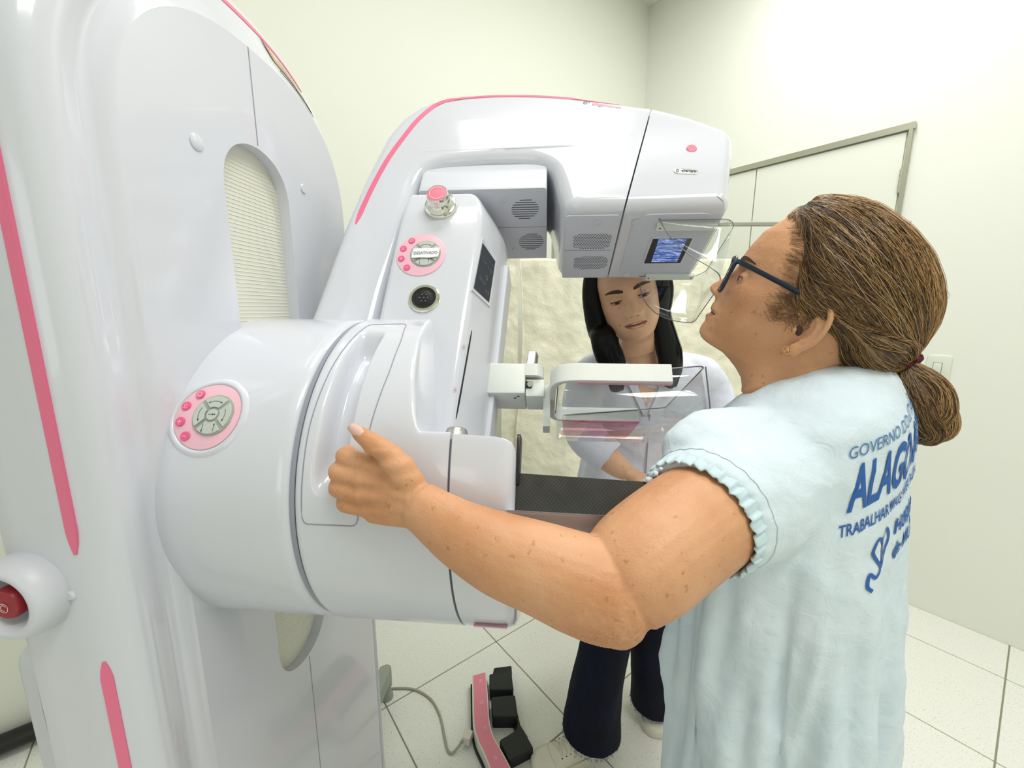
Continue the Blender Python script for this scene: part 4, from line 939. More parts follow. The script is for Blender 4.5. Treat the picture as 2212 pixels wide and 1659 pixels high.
pip_ = [B(.4150, .442, -.1830), B(.4185, .450, -.1995), B(.4165, .453, -.2170), B(.4085, .451, -.2345)]
dip_ = [B(.4330, .421, -.1855), B(.4370, .429, -.2020), B(.4350, .432, -.2190), B(.4260, .431, -.2360)]
tip_ = [B(.4250, .401, -.1880), B(.4280, .408, -.2040), B(.4260, .411, -.2205), B(.4180, .412, -.2370)]
thb = [B(.322, .416, -.214), B(.340, .426, -.184), B(.3555, .430, -.1700), B(.373, .434, -.1610), B(.394, .438, -.1510)]
hand(body, wr, mcp, pip_, dip_, tip_, thb)
# far arm hanging in front of the detector side
limb(body, [B(.0, -.15, -.215), B(.01, -.20, -.27), B(.03, -.225, -.36), B(.05, -.23, -.46)], [.058, .055, .050, .043])
limb(body, [B(.05, -.23, -.45), B(.09, -.225, -.52), B(.14, -.215, -.58), B(.17, -.205, -.61)], [.042, .040, .030, .025])
w2 = B(.172, -.204, -.612)
m2 = [w2+PF_*(.055)+np.array([0, 0, -.045])+PN*q for q in (.026, .009, -.009, -.026)]
hand(body, w2, m2, [p+PF_*.025+np.array([0, 0, -.03]) for p in m2], [p+PF_*.036+np.array([0, 0, -.053]) for p in m2], [p+PF_*.038+np.array([0, 0, -.072]) for p in m2], [w2+PN*.012+PF_*.01, w2+PN*.024+PF_*.03+np.array([0, 0, -.015]), w2+PN*.036+PF_*.05+np.array([0, 0, -.035]), w2+PN*.038+PF_*.06+np.array([0, 0, -.052]), w2+PN*.036+PF_*.066+np.array([0, 0, -.07])])
V, F, N_ = union(body, .0019, 3)
pat = thing('person', 'woman in profile with brown ponytail, glasses and pale blue gown, gripping the machine handle', 'person', tuple(B(0, 0, -1.418)))
# soft creases: elbow, neck, knuckles and hand tendons
EL = B(.125, .36, -.312); WH = B(.360, .44, -.210)
d1 = np.linalg.norm(V-EL, axis=1); dh = np.linalg.norm(V-WH, axis=1); loc_n = (V-PC)@PN; loc_f = (V-PC)@PF_; loc_z = V[:, 2]-PC[2]
amp = np.zeros(len(V))
amp += .0011*np.exp(-(d1/.035)**2)*np.sin((loc_f*.8-loc_z*.6+.15*np.sin(loc_z*60))*900)
neckw = np.exp(-((loc_z+.135+.25*(loc_f))/.05)**2)*(loc_n < .12)*(loc_f > -.08)*(loc_f < .09)
nk = (loc_n > -.01)*(loc_n < .10)*(loc_f > -.05)*(loc_f < .085)*(loc_z < -.08)
for dz in (0, -.013, -.024): cr1 = (loc_z+.132-dz-(.06-loc_f)*.50+.002*np.sin(loc_f*90)); amp += nk*(-.0020*np.exp(-(cr1/.0020)**2)+.0009*np.exp(-((cr1-.005)/.004)**2))
u_ = (loc_f-.35); hv = np.exp(-((loc_f-.355)/.032)**2)*(loc_n > .41)*(abs(loc_z+.212) < .05)
amp += .0010*hv*np.sin((loc_z+.16*u_)*2*math.pi/.0165+1.0)
V = V+N_*amp[:, None]
skin = obj('skin', V, F, M['skin'], pat, 180)
st = bvh(skin); head_out = -PN
mb = MB(); cc_ = st.find_nearest(Vector(TH_(-.006, .078, -.044))); ellipsoid(mb, np.array(cc_[0])+PN*.0002, (np.array(TH_(1, 0, -.4))-np.array(TH_(0, 0, 0)), PN, np.array(TH_(.4, 0, 1))-np.array(TH_(0, 0, 0))), (.0036, .0016, .0062), 14, 8); mb.build('ear_canal', M['dark'], pat)
# eyes, brows, lips, nail
for sg in (1, -1):
    mb = MB(); ellipsoid(mb, TH_(.0800, sg*.031, -.006), (PF_, PN, (0, 0, 1)), (.0122,)*3, 24, 16); e = mb.build('eyeball', M['eyew'], pat, 180)
    mb = MB(); lathe(mb, np.array(TH_(.0912, sg*.031, -.006)), np.array(TH_(1, 0, 0))-np.array(TH_(0, 0, 0)), [(.0055, -.001), (.005, .0008), (.001, .0012)], 20); mb.build('iris', M['iris'], e, 180)
    mb = MB(); mb.tube([TH_(.080+.0135*math.cos(a_)*math.cos(R(12)), sg*.031+.0150*math.sin(a_), -.006+.0135*math.sin(R(12))*math.cos(a_)) for a_ in np.linspace(-1.1, 1.1, 12)], .0007, 5); mb.build('eyelash', M['dark'], pat)
def canon_patch(tree, pts, T, y_dir=False, e=.0006):
    """project canonical (x,y,z) points along the face forward axis"""
    out = []
    d = np.array(T(-1, 0, 0))-np.array(T(0, 0, 0))
    for y, z_ in pts:
        h_ = tree.ray_cast(Vector(T(.16, y, z_)), Vector(d)); out.append(np.array(h_[0])-d*e if h_[0] is not None else np.array(T(.09, y, z_)))
    return out
def brow(tree, T, sg, par, m_, z0=.020, k=1, w_=.0032):
    up_ = []; lo_ = []
    for t_ in np.linspace(0, 1, 12):
        y = sg*(.012+.040*t_); zc = z0+.006*math.sin(t_*2.2)-.006*t_*t_; h_ = w_*(1-.75*t_**2)*(.6+.4*min(1, t_*4))
        up_.append((y, zc+h_)); lo_.append((y, zc-h_))
    P = canon_patch(tree, up_+lo_, T, e=.0009); n_ = 12; mb = MB(); mb.add(P, [(i, i+1, n_+i+1, n_+i) for i in range(n_-1)]); mb.build('eyebrow', m_, par, 180)
def lips(tree, T, par, m_, zc, w_, hu, hl, dark=True):
    ys = np.linspace(-w_, w_, 21); top_ = []; mid = []; bot = []
    for y in ys:
        k_ = max(0, 1-(abs(y)/w_)**2.0); cup = -.0012*math.exp(-(y/.004)**2); crn = -.0015*(abs(y)/w_)**3
        top_.append((y, zc+crn+hu*k_**.7+cup)); mid.append((y, zc+crn)); bot.append((y, zc+crn-hl*k_**.6))
    P = canon_patch(tree, top_+mid, T); mb = MB(); mb.add(P, [(i, i+1, 22+i, 21+i) for i in range(20)]); 
    P = canon_patch(tree, mid+bot, T); mb.add(P, [(i, i+1, 22+i, 21+i) for i in range(20)]); lp = mb.build('lips', m_, par, 180)
    P = canon_patch(tree, mid, T, e=.0009); mb = MB(); mb.tube(P, [.0003]+[.0008]*19+[.0003], 5); mb.build('mouth_line', M['dark'], par)
for sg in (1, -1): brow(st, TH_, sg, pat, M['brow'], .017, 1, .0035)
lips(st, TH_, pat, M['lip'], -.0612, .0235, .0055, .0080)
mb = MB(); a_ = np.array(thb[-2])*.45+np.array(thb[-1])*.55; b_ = np.array(thb[-1])+(np.array(thb[-1])-np.array(thb[-2]))*.42
dv = (b_-a_)/np.linalg.norm(b_-a_); upv = np.array([0, 0, 1.]); upv = upv*.8+PN*.6; upv -= dv*(upv@dv); upv /= np.linalg.norm(upv); sv = np.cross(dv, upv)
rings = [[a_+(b_-a_)*t_+upv*(.0083-.0018*t_+.0006)*1.0*math.cos(q_)+sv*.0068*(1-.35*t_**3)*math.sin(q_) for q_ in np.linspace(-1.05, 1.05, 9)] for t_ in np.linspace(0, 1, 8)]
mb.loft(rings, False, False, closed=False); nl = mb.build('thumbnail', M['nail'], pat, 180); md = nl.modifiers.new('t', 'SOLIDIFY'); md.thickness = .0008; md.offset = 1
# earring
ec_ = np.array(TH_(-.0045, .0790, -.0695)); X_, Z_ = np.array(TH_(1, 0, 0))-np.array(TH_(0, 0, 0)), np.array(TH_(0, 0, 1))-np.array(TH_(0, 0, 0))
h_ = st.ray_cast(Vector(ec_+PN*.03), Vector(-PN)); 
if h_[0] is not None: ec_ = np.array(h_[0])+PN*.0012
mb = MB()
for dx, dz, r_ in ((-.0032, .0, .0030), (.0032, 0, .0030), (0, .0018, .0026), (0, -.002, .0034)): mb.tube([ec_+X_*(dx+r_*math.cos(a_))+Z_*(dz+r_*math.sin(a_)) for a_ in np.linspace(0, 2*math.pi, 17)], .0004, 6)
mb.build('heart_earring', M['goldm'], pat)
# glasses
gl = thing('glasses', 'navy blue framed glasses worn by the woman in profile', 'glasses', tuple(TH_(.105, 0, 0)))
def rim(sg):
    P = [(0, p[0], p[1]) for p in rrect(.052, .046, .014, 5)]; out = []
    for _, y, z_ in P:
        yy = sg*(.034+y); x = .1115-.30*max(0, abs(yy)-.02)**1.0*.9-.02*abs(z_+.004)*0; out.append(TH_(x-.0*z_, yy, z_-.0055))
    return out
for sg in (1, -1):
    rp_ = rim(sg); mb = MB(); mb.tube(rp_+rp_[:2], .0022, 8, True, .0030); mb.build('rim', M['navy'], gl)
    mb = MB(); mb.add(rp_, [tuple(range(len(rp_)))]); mb.build('lens', M['lens'], gl, 0)
    y0 = sg*.0630; P = [TH_(.0985, y0-sg*.002, .0125), TH_(.094, sg*.0685, .0125), TH_(.085, sg*.0735, .0108), TH_(.055, sg*.0765, .0050), TH_(.02, sg*.0775, -.0020), TH_(-.005, sg*.0775, -.009), TH_(-.022, sg*.078, -.024)]
    mb = MB(); mb.tube(spl(P, 4), .0033, 8, True, .0013, up=(0, 0, 1)); mb.build('temple', M['navy'], gl)
mb = MB(); mb.tube([TH_(.1115, y, .002+.004*math.cos(y/.010*1.5)) for y in np.linspace(-.010, .010, 7)], .0016, 8); mb.build('bridge', M['navy'], gl)
# hair volume, combed back to the tie
hxf = [(.1165, .045), (.1087, .0575), (.0964, .066), (.082, .0725), (.068, .066), (.055, .0570), (.04, .0515), (.02, .0450), (.0, .038), (-.012, .036), (-.022, .030), (-.030, .014), (-.036, -.024), (-.05, -.036), (-.074, -.045), (-.082, -.05)]
hxb = [(.1165, -.004), (.1087, -.0260), (.0964, -.0560), (.077, -.084), (.053, -.105), (.029, -.1180), (.008, -.1235), (-.0175, -.1240), (-.035, -.122), (-.05, -.119), (-.0645, -.108), (-.074, -.088), (-.082, -.07)]
hb_ = [(.1165, .022), (.1087, .042), (.0964, .058), (.08, .069), (.06, .0775), (.03, .083), (0, .084), (-.02, .081), (-.035, .077), (-.05, .068), (-.065, .054), (-.075, .040), (-.082, .03)]
mb = MB(); rings = []
for z_ in np.r_[.1185, np.linspace(.1165, -.082, 64)]:
    zc = min(z_, .1165); xf, xb, b = interp(hxf, zc), interp(hxb, zc), interp(hb_, zc)
    if z_ > .117: xf, xb, b = .03, .008, .010
    xc = (xf+xb)/2*.0+(-.01 if z_ > -.02 else (xf+xb)/2); xc = min(max(xc, xb+.01), xf-.01); ring = []
    for a_ in np.linspace(0, 2*math.pi, 80, endpoint=False):
        c_, s_ = math.cos(a_), math.sin(a_); e_ = 2/2.5 if c_ > 0 else 2/2.05
        x = xc+((xf-xc) if c_ > 0 else (xc-xb))*np.sign(c_)*abs(c_)**e_; y = b*np.sign(s_)*abs(s_)**e_
        ring.append(TH_(x, y, z_))
    rings.append(ring)
mb.loft(rings)
TIE = np.array(B(-.0935, 0, -.079))
limb(mb, [B(-.045, 0, -.055), B(-.072, 0, -.066), B(-.0915, 0, -.077)], [.045, .028, .012], None, 20, 5)
V, F, N_ = union(mb, .003, 4)
hair = obj('hair', V, F, M['hair'], pat, 180); ht = bvh(hair)
def strands(mbs, starts, target, tree, n=26, step=.0085, lift=.0016, r=.00030, jit=.13, pick=None, stop=.02):
    for p in starts:
        p = np.array(p); P = [p]; lz = RNG.normal(0, jit); l_ = lift*abs(RNG.normal(1, .6)); wob = RNG.uniform(0, 6.28); fr_ = RNG.uniform(.3, .9)
        for k_ in range(n):
            h_ = tree.find_nearest(Vector(P[-1])); q, nn = np.array(h_[0]), np.array(h_[1])
            d = target-q; L_ = np.linalg.norm(d)
            if L_ < stop: break
            d = d/L_; sd = np.cross(nn, d); d = d+sd*(lz*min(1, L_/.12)+.12*math.sin(wob+k_*fr_)); d -= nn*(d@nn); d /= np.linalg.norm(d)+1e-9
            nx = q+d*step; h_ = tree.find_nearest(Vector(nx)); P.append(np.array(h_[0])+np.array(h_[1])*l_)
        if len(P) < 4: continue
        m_ = pick(P) if pick else 0; k2 = len(P)
        mbs[m_].tube(spl(P, 2), [r*.5]+[r]*(2*k2-3)+[r*.4], 3, False)
tri_c = [np.mean([V[i] for i in f_], 0) for f_ in F[::7]]
def can(p):
    d = np.array(p)-PC; f_, n_, z_ = d@PF_, d@PN, d[2]; return f_*CP+z_*SP, n_, -f_*SP+z_*CP
cand = [p for p in tri_c if can(p)[1] > -.05]
front = [p for p in cand if can(p)[0] > .0]
mbs = [MB(), MB(), MB(), MB()]
def pick(P):
    x, y, z_ = can(P[len(P)//2]); r_ = RNG.random(); edge = 1-min(1, max(0, y)/.08)
    pg = .40+.75*edge+(.1 if x < -.09 else 0); pw_ = .06 if x < .05 else .14
    if r_ < pw_*.6: return 3
    if r_ < pg*.75: return 2
    return 1 if RNG.random() < .6 else 0
idx = RNG.choice(len(front), 2600); strands(mbs, [front[i] for i in idx], TIE, ht, pick=pick)
idx = RNG.choice(len(cand), 2400); strands(mbs, [cand[i] for i in idx], TIE, ht, pick=pick, n=18)
# flyaway wisps round the hairline and over the crown
for nm, m_, mm in (('dark_strands', 'hair_d', 0), ('brown_strands', 'hair_m', 1), ('golden_strands', 'hair_g', 2), ('silver_strands', 'hair_w', 3)): mbs[mm].build(nm, M[m_], hair, 180, kind='stuff')
mb = MB()
for i in RNG.choice(len(cand), 130):
    h_ = ht.find_nearest(Vector(cand[i])); q, nn = np.array(h_[0]), np.array(h_[1]); d = TIE-q; d /= np.linalg.norm(d); s_ = np.cross(nn, d)*RNG.normal(0, .6)
    L_ = RNG.uniform(.02, .05); P = [q+(d+s_)*L_*t_+nn*(.010*math.sin(t_*math.pi)*RNG.uniform(.4, 1.3)) for t_ in np.linspace(0, 1, 6)]; mb.tube(P, .0002, 3, False)
for i in range(170):                                    # short curls in front of the ear
    x0, z0 = -.004+.040*RNG.random()**1.5, RNG.uniform(-.036, .000); q = np.array(TH_(x0, .0735, z0)); h_ = st.find_nearest(Vector(q)); q, nn = np.array(h_[0]), np.array(h_[1])
    P = [q+nn*.002+(X_*(.010*math.cos(a_*2.2+i)+.004*a_)+Z_*(-.012*a_+.004*math.sin(a_*3+i)))*RNG.uniform(.8, 1.1) for a_ in np.linspace(0, 1.1, 7)]; mb.tube(P, .00022, 3, False)
for i in range(300):                                   # fine hairs where the hairline meets the skin
    z0 = RNG.uniform(-.015, .108); x0 = interp(hxf, z0)+RNG.uniform(-.012, .002); q = np.array(TH_(x0, .05+.03*RNG.random(), z0)); h_ = st.find_nearest(Vector(q)); q = np.array(h_[0])
    dd = X_*-1+Z_*(.25-.5*RNG.random()+(.35 if z0 > .05 else -.1)); dd /= np.linalg.norm(dd); L_ = RNG.uniform(.010, .024)
    P = [q+dd*L_*t_+PN*(.0045*math.sin(t_*2.2)) for t_ in np.linspace(0, 1, 5)]; P = [np.array(p) if k_ == 0 else np.array(p) for k_, p in enumerate(P)]; mb.tube(P, .00013, 3, False)
mb.build('flyaway_hairs', M['hair_m'], hair, 180, kind='stuff')
# ponytail
def Pm(f_, z_, n_=0): return B(f_, n_, z_)
tail = [([(-.095, 0, -.083), (-.107, .004, -.093), (-.121, .008, -.104), (-.130, .010, -.119), (-.132, .012, -.139), (-.126, .014, -.152)], [.009, .012, .014, .0155, .016, .011]),
        ([(-.095, 0, -.083), (-.100, .010, -.106), (-.107, .016, -.128), (-.115, .018, -.148), (-.124, .014, -.162), (-.118, .012, -.172)], [.009, .015, .020, .021, .019, .011]),
        ([(-.093, 0, -.085), (-.092, .010, -.108), (-.091, .016, -.130), (-.093, .018, -.150), (-.101, .016, -.164), (-.112, .014, -.172)], [.009, .014, .018, .018, .016, .010]),
        ([(-.096, -.004, -.083), (-.115, -.004, -.100), (-.130, 0, -.124), (-.138, .006, -.142), (-.139, .006, -.158), (-.130, .006, -.170)], [.009, .010, .012, .014, .014, .010])]
mb = MB()
for P, r_ in tail: limb(mb, [B(*p) for p in [(a_[0], a_[1], a_[2]) for a_ in P]], r_, None, 18, 5)
V, F, N_ = union(mb, .003, 3); tl = obj('ponytail', V, F, M['hair'], pat, 180); tt_ = bvh(tl)
mbs = [MB(), MB(), MB(), MB()]
for P, r_ in tail:
    Q = spl([B(*a_) for a_ in P], 5); rr = spl([[x] for x in r_], 5)[:, 0]
    for k_ in range(620):
        ph = RNG.uniform(0, 6.28); tw = RNG.normal(0, .9); kk = RNG.uniform(.97, 1.07); a0 = RNG.integers(0, 6); a1 = len(Q)-RNG.integers(0, 5); pts = []
        u = np.array([0, 0, 1.])
        for i in range(a0, a1):
            t_ = Q[min(i+1, len(Q)-1)]-Q[max(i-1, 0)]; t_ /= np.linalg.norm(t_); u = u-t_*(u@t_); u /= np.linalg.norm(u); w_ = np.cross(t_, u); a_ = ph+tw*i/len(Q)
            pts.append(Q[i]+(u*math.cos(a_)+w_*math.sin(a_))*rr[i]*kk)
        m_ = 2 if RNG.random() < (.55 if ((pts[len(pts)//2]-PC)@PF_) < -.13 else .22) else (1 if RNG.random() < .6 else 0)
        mbs[m_].tube(pts, .0003, 3, False)
for nm, m_, mm in (('dark_strands', 'hair_d', 0), ('brown_strands', 'hair_m', 1), ('golden_strands', 'hair_g', 2)): mbs[mm].build(nm, M[m_], tl, 180, kind='stuff')
mb = MB(); tdir = np.array(B(-.100, 0, -.092))-np.array(B(-.092, 0, -.074)); tdir /= np.linalg.norm(tdir); x_, y_, nn = rot_axes(tdir)
tc_ = np.array(B(-.0945, 0, -.0800)); mb.tube([tc_+(x_*math.cos(a_)+y_*math.sin(a_))*.0135+nn*.0020*math.sin(a_*7) for a_ in np.linspace(0, 2*math.pi, 60)], [.0068+.0013*math.sin(a_*11) for a_ in np.linspace(0, 2*math.pi, 60)], 10); mb.build('scrunchie', M['maroon'], pat, 60)
# gown
mb = MB(); rings = []
grings = [(-.088, -.042, .040, .060), (-.105, -.036, .060, .085), (-.125, -.028, .078, .115), (-.15, -.016, .094, .145), (-.18, -.004, .108, .160), (-.22, .004, .118, .168), (-.28, .008, .126, .172), (-.36, .006, .130, .172), (-.46, .001, .136, .170), (-.57, -.006, .140, .172), (-.69, -.014, .140, .176), (-.80, -.018, .146, .182), (-.92, -.020, .155, .188), (-1.0, -.020, .160, .19)]
gz = [g[0] for g in grings][::-1]
for z_ in np.linspace(-.088, -1.0, 70):
    cf, af, bn = [np.interp(z_, gz, [g[k_] for g in grings][::-1]) for k_ in (1, 2, 3)]; ring = []
    w_ = min(1, max(0, (-.22-z_)/.35))
    for a_ in np.linspace(0, 2*math.pi, 200, endpoint=False):
        fold = w_*(.010*math.sin(a_*7+2.1*math.sin(z_*3)+1.0)+.006*math.sin(a_*15+z_*6)+.004*math.sin(a_*26-z_*9))
        k_ = 1+fold/.15
        ring.append(B(cf+af*math.cos(a_)*k_, bn*math.sin(a_)*k_, z_))
    rings.append(ring)
mb.loft(rings)
SLC = np.array(B(.079, .214, -.2455)); SLD = np.array(B(.095, .265, -.257))-np.array(B(.063, .175, -.241)); SLD /= np.linalg.norm(SLD)
mb.tube(spl([B(-.01, .02, -.205), B(.008, .08, -.215), B(.036, .130, -.228), B(.060, .175, -.238), SLC, SLC+SLD*.006], 5), list(spl([[.075], [.080], [.080], [.076], [.0685], [.066]], 5)[:, 0]), 40)
mb.tube(spl([B(-.01, -.02, -.205), B(.0, -.10, -.215), B(.0, -.165, -.24), B(.01, -.205, -.30)], 5), list(spl([[.075], [.080], [.074], [.070]], 5)[:, 0]), 40)
limb(mb, [B(.100, .175, -.205), B(.085, .150, -.192), B(.058, .125, -.184), B(.031, .10, -.176)], [.042, .046, .044, .040], None, 20, 5)
V, F, N_ = union(mb, .0055, 4)
V = wrinkle(V, N_, .0062, 7, 3, (1, 1, .7)); V = wrinkle(V, N_, .0030, 21, 11, (1, 1, .6)); V = wrinkle(V, N_, .0011, 55, 17, (1, 1, .8))
# long fold lines running down from the armhole
lf, ln_, lz = (V-PC)@PF_, (V-PC)@PN, V[:, 2]-PC[2]
for f0, f1, w_, a_ in ((-.02, -.035, .007, .0075), (-.050, -.020, .006, .005), (.060, .085, .010, .010), (.10, .10, .008, -.008)):
    fc = f0+(f1-f0)*np.clip((-.3-lz)/.5, 0, 1); V = V+N_*(a_*np.exp(-((lf-fc)/w_)**2)*(ln_ > .02)*np.clip((-.30-lz)/.12, 0, 1))[:, None]
gown = obj('gown', V, F, M['gown'], pat, 180); gt = bvh(gown)
x_, y_, nn = rot_axes(SLD)
mb = MB(); rings = []
for i, a_ in enumerate(np.linspace(0, 2*math.pi, 240, endpoint=False)):
    pl_ = .0014*math.sin(a_*34)+.0008*math.sin(a_*61+1); e = x_*math.cos(a_)+y_*math.sin(a_); c0 = SLC+SLD*(.006+.0012*math.sin(a_*23))
    ring = []
    for q in np.linspace(0, 2*math.pi, 12, endpoint=False): ring.append(c0+e*(.0672+.0026*math.sin(q)+pl_)+nn*(.0120*math.cos(q)))
    rings.append(ring)
rings.append(rings[0]); mb.loft(rings, False, False); mb.build('sleeve_ruffle', M['ruffle'], gown, 180)
for rr_, off_, nm in ((.0705, -.010, 'ruffle_stitching'),):
    mb = MB(); pts = []
    for a_ in np.linspace(0, 2*math.pi, 200):
        h_ = gt.find_nearest(Vector(SLC+SLD*(off_+.0006*math.sin(a_*30))+(x_*math.cos(a_)+y_*math.sin(a_))*(rr_+.004))); pts.append(np.array(h_[0])+np.array(h_[1])*.0004)
    mb.tube(pts, .0006, 4, False); mb.build(nm, M['ruffle'], gown)
# printed lettering on the back of the gown
def back_pt(s_, z_, e=.0012):
    z_ = z_+.34*(s_-.044); al = s_/.155; d = PN*math.cos(al)-PF_*math.sin(al); ctr = np.array(B(-.0, .0, z_)); h_ = gt.ray_cast(Vector(ctr+d*.5), Vector(-d))
    if h_[0] is None: return ctr+d*.17
    return np.array(h_[0])+d*e
def gtext(s, size, s0, z_, fw, bold, m_, nm):
    V, F = text_mesh(s, size, fw, bold); xs = [v[0] for v in V]; x0 = min(xs)
    mb = MB(); bm = bmesh.new(); vs = [bm.verts.new((v[0]-x0+s0, v[1], 0)) for v in V]
    for f_ in F:
        try: bm.faces.new([vs[i] for i in f_])
        except ValueError: pass
    bmesh.ops.triangulate(bm, faces=bm.faces[:]); bmesh.ops.subdivide_edges(bm, edges=[e for e in bm.edges if e.calc_length() > .012], cuts=2, use_grid_fill=False); bmesh.ops.triangulate(bm, faces=bm.faces[:]); bm.verts.index_update()
    VV = [back_pt(v.co.x, z_+v.co.y) for v in bm.verts]; FF = [tuple(v.index for v in f_.verts) for f_ in bm.faces]; bm.free()
    mb.add(VV, FF); mb.build(nm, m_, gown, 0)
S0 = .052; ZS = .34
gtext('GOVERNO DO ESTADO', .0185, S0-.004, -.170, .74, .0, M['bluelight'], 'gown_print')
gtext('ALAGOAS', .072, S0, -.213, .40, .0018, M['bluetext'], 'gown_print')
gtext('TRABALHAR MAIS PARA FAZER', .0185, S0-.006, -.256, .60, .0003, M['bluetext'], 'gown_print')
gtext('SAUDE', .022, S0+.105, -.190, .9, .0006, M['bluelight'], 'gown_print'); gtext('SESAU', .022, S0+.105, -.222, .9, .0006, M['bluelight'], 'gown_print')
gtext('Hospital', .026, S0+.078, -.290, .8, .0008, M['bluetext'], 'gown_print'); gtext('da Mulher', .026, S0+.080, -.322, .8, .0008, M['bluetext'], 'gown_print')
for loop in ([(0, -.035), (-.018, -.012), (-.030, .010), (-.018, .028), (0, .014), (.004, -.01), (-.004, -.034), (-.020, -.042), (-.036, -.030), (-.040, -.050), (-.028, -.064)], [(0, -.035), (.018, -.012), (.030, .010), (.018, .028), (0, .014)]):
    mb = MB(); P = spl([(p[0]*.55+S0+.052, p[1]*.60-.300) for p in loop], 5); T_ = np.gradient(P, axis=0); T_ /= np.linalg.norm(T_, axis=1)[:, None]; N2 = np.stack([-T_[:, 1], T_[:, 0]], 1)*.0019
    k_ = len(P); mb.add([back_pt(*p) for p in P+N2]+[back_pt(*p) for p in P-N2], [(i, i+1, k_+i+1, k_+i) for i in range(k_-1)]); mb.build('gown_emblem', M['bluetext'], gown, 0)
# slippers
for sg in (1, -1):
    mb = MB(); c = B(.03, sg*.08, -1.418); slab(mb, [(p[0]*1.0, p[1]) for p in rrect(.25, .092, .045, 6)], c, PF_, PN, np.array([0, 0, 1.]), .026, .004)
    limb(mb, [c+np.array([0, 0, .035])-PF_*.085, c+np.array([0, 0, .04]), c+np.array([0, 0, .032])+PF_*.08], [.036, .040, .034]); V, F, N_ = union(mb, .004, 2); obj('slipper', V, F, M['shoe'], pat, 180)
# ---------------------------------------------------------------- the technician
M['brow2'] = mat('dark_eyebrow', srgb(58, 44, 38), .7)
HA = R(16); X0 = np.array([-math.sin(HA), -math.cos(HA), 0]); Y0 = np.cross([0, 0, 1.], X0)
def rotm(ax, an):
    return np.array(Matrix.Rotation(an, 3, Vector(ax)))
yaw = R(7); Xh = X0*math.cos(yaw)+Y0*math.sin(yaw); Yh = np.cross([0, 0, 1.], Xh); Zh = np.array([0, 0, 1.])
Rp = rotm(Yh, R(14)); Xh = Rp@Xh; Zh = Rp@Zh                       # look down
Rr = rotm(Xh, R(-17)); Yh = Rr@Yh; Zh = Rr@Zh
if Yh[2] < 0: Rr = rotm(Xh, R(34)); Yh = Rr@Yh; Zh = Rr@Zh
HCt = np.array([.279, 1.02, 1.448])
def TT(x, y, z_): return HCt+(Xh*x+Yh*y+Zh*z_)*1.07
prof2 = [(.118, .02), (.11, .045), (.095, .068), (.06, .090), (.03, .0985), (.016, .0985), (.004, .0965), (-.006, .1000), (-.016, .1080), (-.026, .1150), (-.031, .1165), (-.036, .1140), (-.040, .1060), (-.044, .1010), (-.050, .1010), (-.056, .1040), (-.0605, .1020), (-.0635, .0990), (-.067, .1035), (-.072, .1025), (-.077, .0985), (-.085, .1000), (-.095, .1000), (-.103, .0940), (-.110, .080), (-.118, .060), (-.130, .042), (-.16, .030), (-.19, .02)]
base2 = [(.118, .02), (.11, .045), (.095, .068), (.06, .088), (.03, .094), (0, .093), (-.03, .094), (-.06, .095), (-.085, .090), (-.103, .080), (-.110, .070), (-.118, .058), (-.130, .042), (-.16, .030), (-.19, .02)]
half2 = [(.118, .030), (.10, .050), (.08, .062), (.04, .0705), (.01, .0715), (-.02, .0715), (-.04, .0695), (-.06, .068), (-.08, .063), (-.10, .053), (-.115, .044), (-.13, .047), (-.16, .050), (-.20, .055)]
sig2 = [(.118, .03), (.03, .03), (.01, .009), (-.01, .0095), (-.028, .0135), (-.038, .016), (-.045, .022), (-.058, .024), (-.066, .022), (-.075, .02), (-.09, .022), (-.105, .03), (-.12, .05)]
pw2 = [(.12, 2.1), (.04, 2.35), (0, 2.35), (-.06, 2.2), (-.10, 2.05), (-.2, 2.0)]
feat2 = [(-.013, .031, .015, .000, .011), (.003, .032, .020, .020, .007), (.007, .044, .018, -.026, .017), (.0080, .0150, .0065, -.036, .0070), (-.0035, .026, .006, -.050, .016),
         (-.0030, 0, .024, -.0625, .0016), (-.0025, .026, .006, -.068, .006), (.002, .036, .014, -.064, .018)]
tb = MB()
head_loft(tb, TT, dict(top=.1185, bot=-.17, prof=prof2, base=base2, back=back, half=half2, sig=sig2, pow=pw2), feat2, 150, 130)
for sg in (1, -1): lids(tb, TT, (.0770, sg*.031, -.002), .0132, 10, -17)
NB = np.array([.352, 1.105, 1.245])
limb(tb, [TT(-.02, 0, -.06), TT(-.025, 0, -.13), NB, NB+np.array([.01, .05, -.10])], [.050, .050, .062, .085], [.050, .050, .062, .10])
limb(tb, [NB+np.array([0, .02, -.06]), (.39, 1.17, 1.0), (.41, 1.21, .85)], [.10, .10, .11], [.08, .09, .10])
# her right arm (left in view) reaching to the detector
limb(tb, [(.20, 1.12, 1.20), (.178, 1.09, 1.10), (.190, 1.05, 1.035)], [.042, .040, .038])
limb(tb, [(.190, 1.05, 1.035), (.228, 1.02, .995), (.268, .995, .965), (.296, .980, .950)], [.038, .038, .033, .025])
w3 = np.array([.300, .978, .948]); fd = np.array([.80, -.50, -.33]); fd /= np.linalg.norm(fd); sd_ = np.cross(fd, [0, 0, 1.]); sd_ /= np.linalg.norm(sd_)
m3 = [w3+fd*.075+sd_*q for q in (.024, .008, -.009, -.025)]
hand(tb, w3, m3, [p+fd*.038+np.array([0, 0, -.004]) for p in m3], [p+fd*.060+np.array([0, 0, -.016]) for p in m3], [p+fd*.076+np.array([0, 0, -.030]) for p in m3], [w3+sd_*.012+fd*.012, w3+sd_*.028+fd*.034, w3+sd_*.040+fd*.056, w3+sd_*.046+fd*.072, w3+sd_*.048+fd*.088])
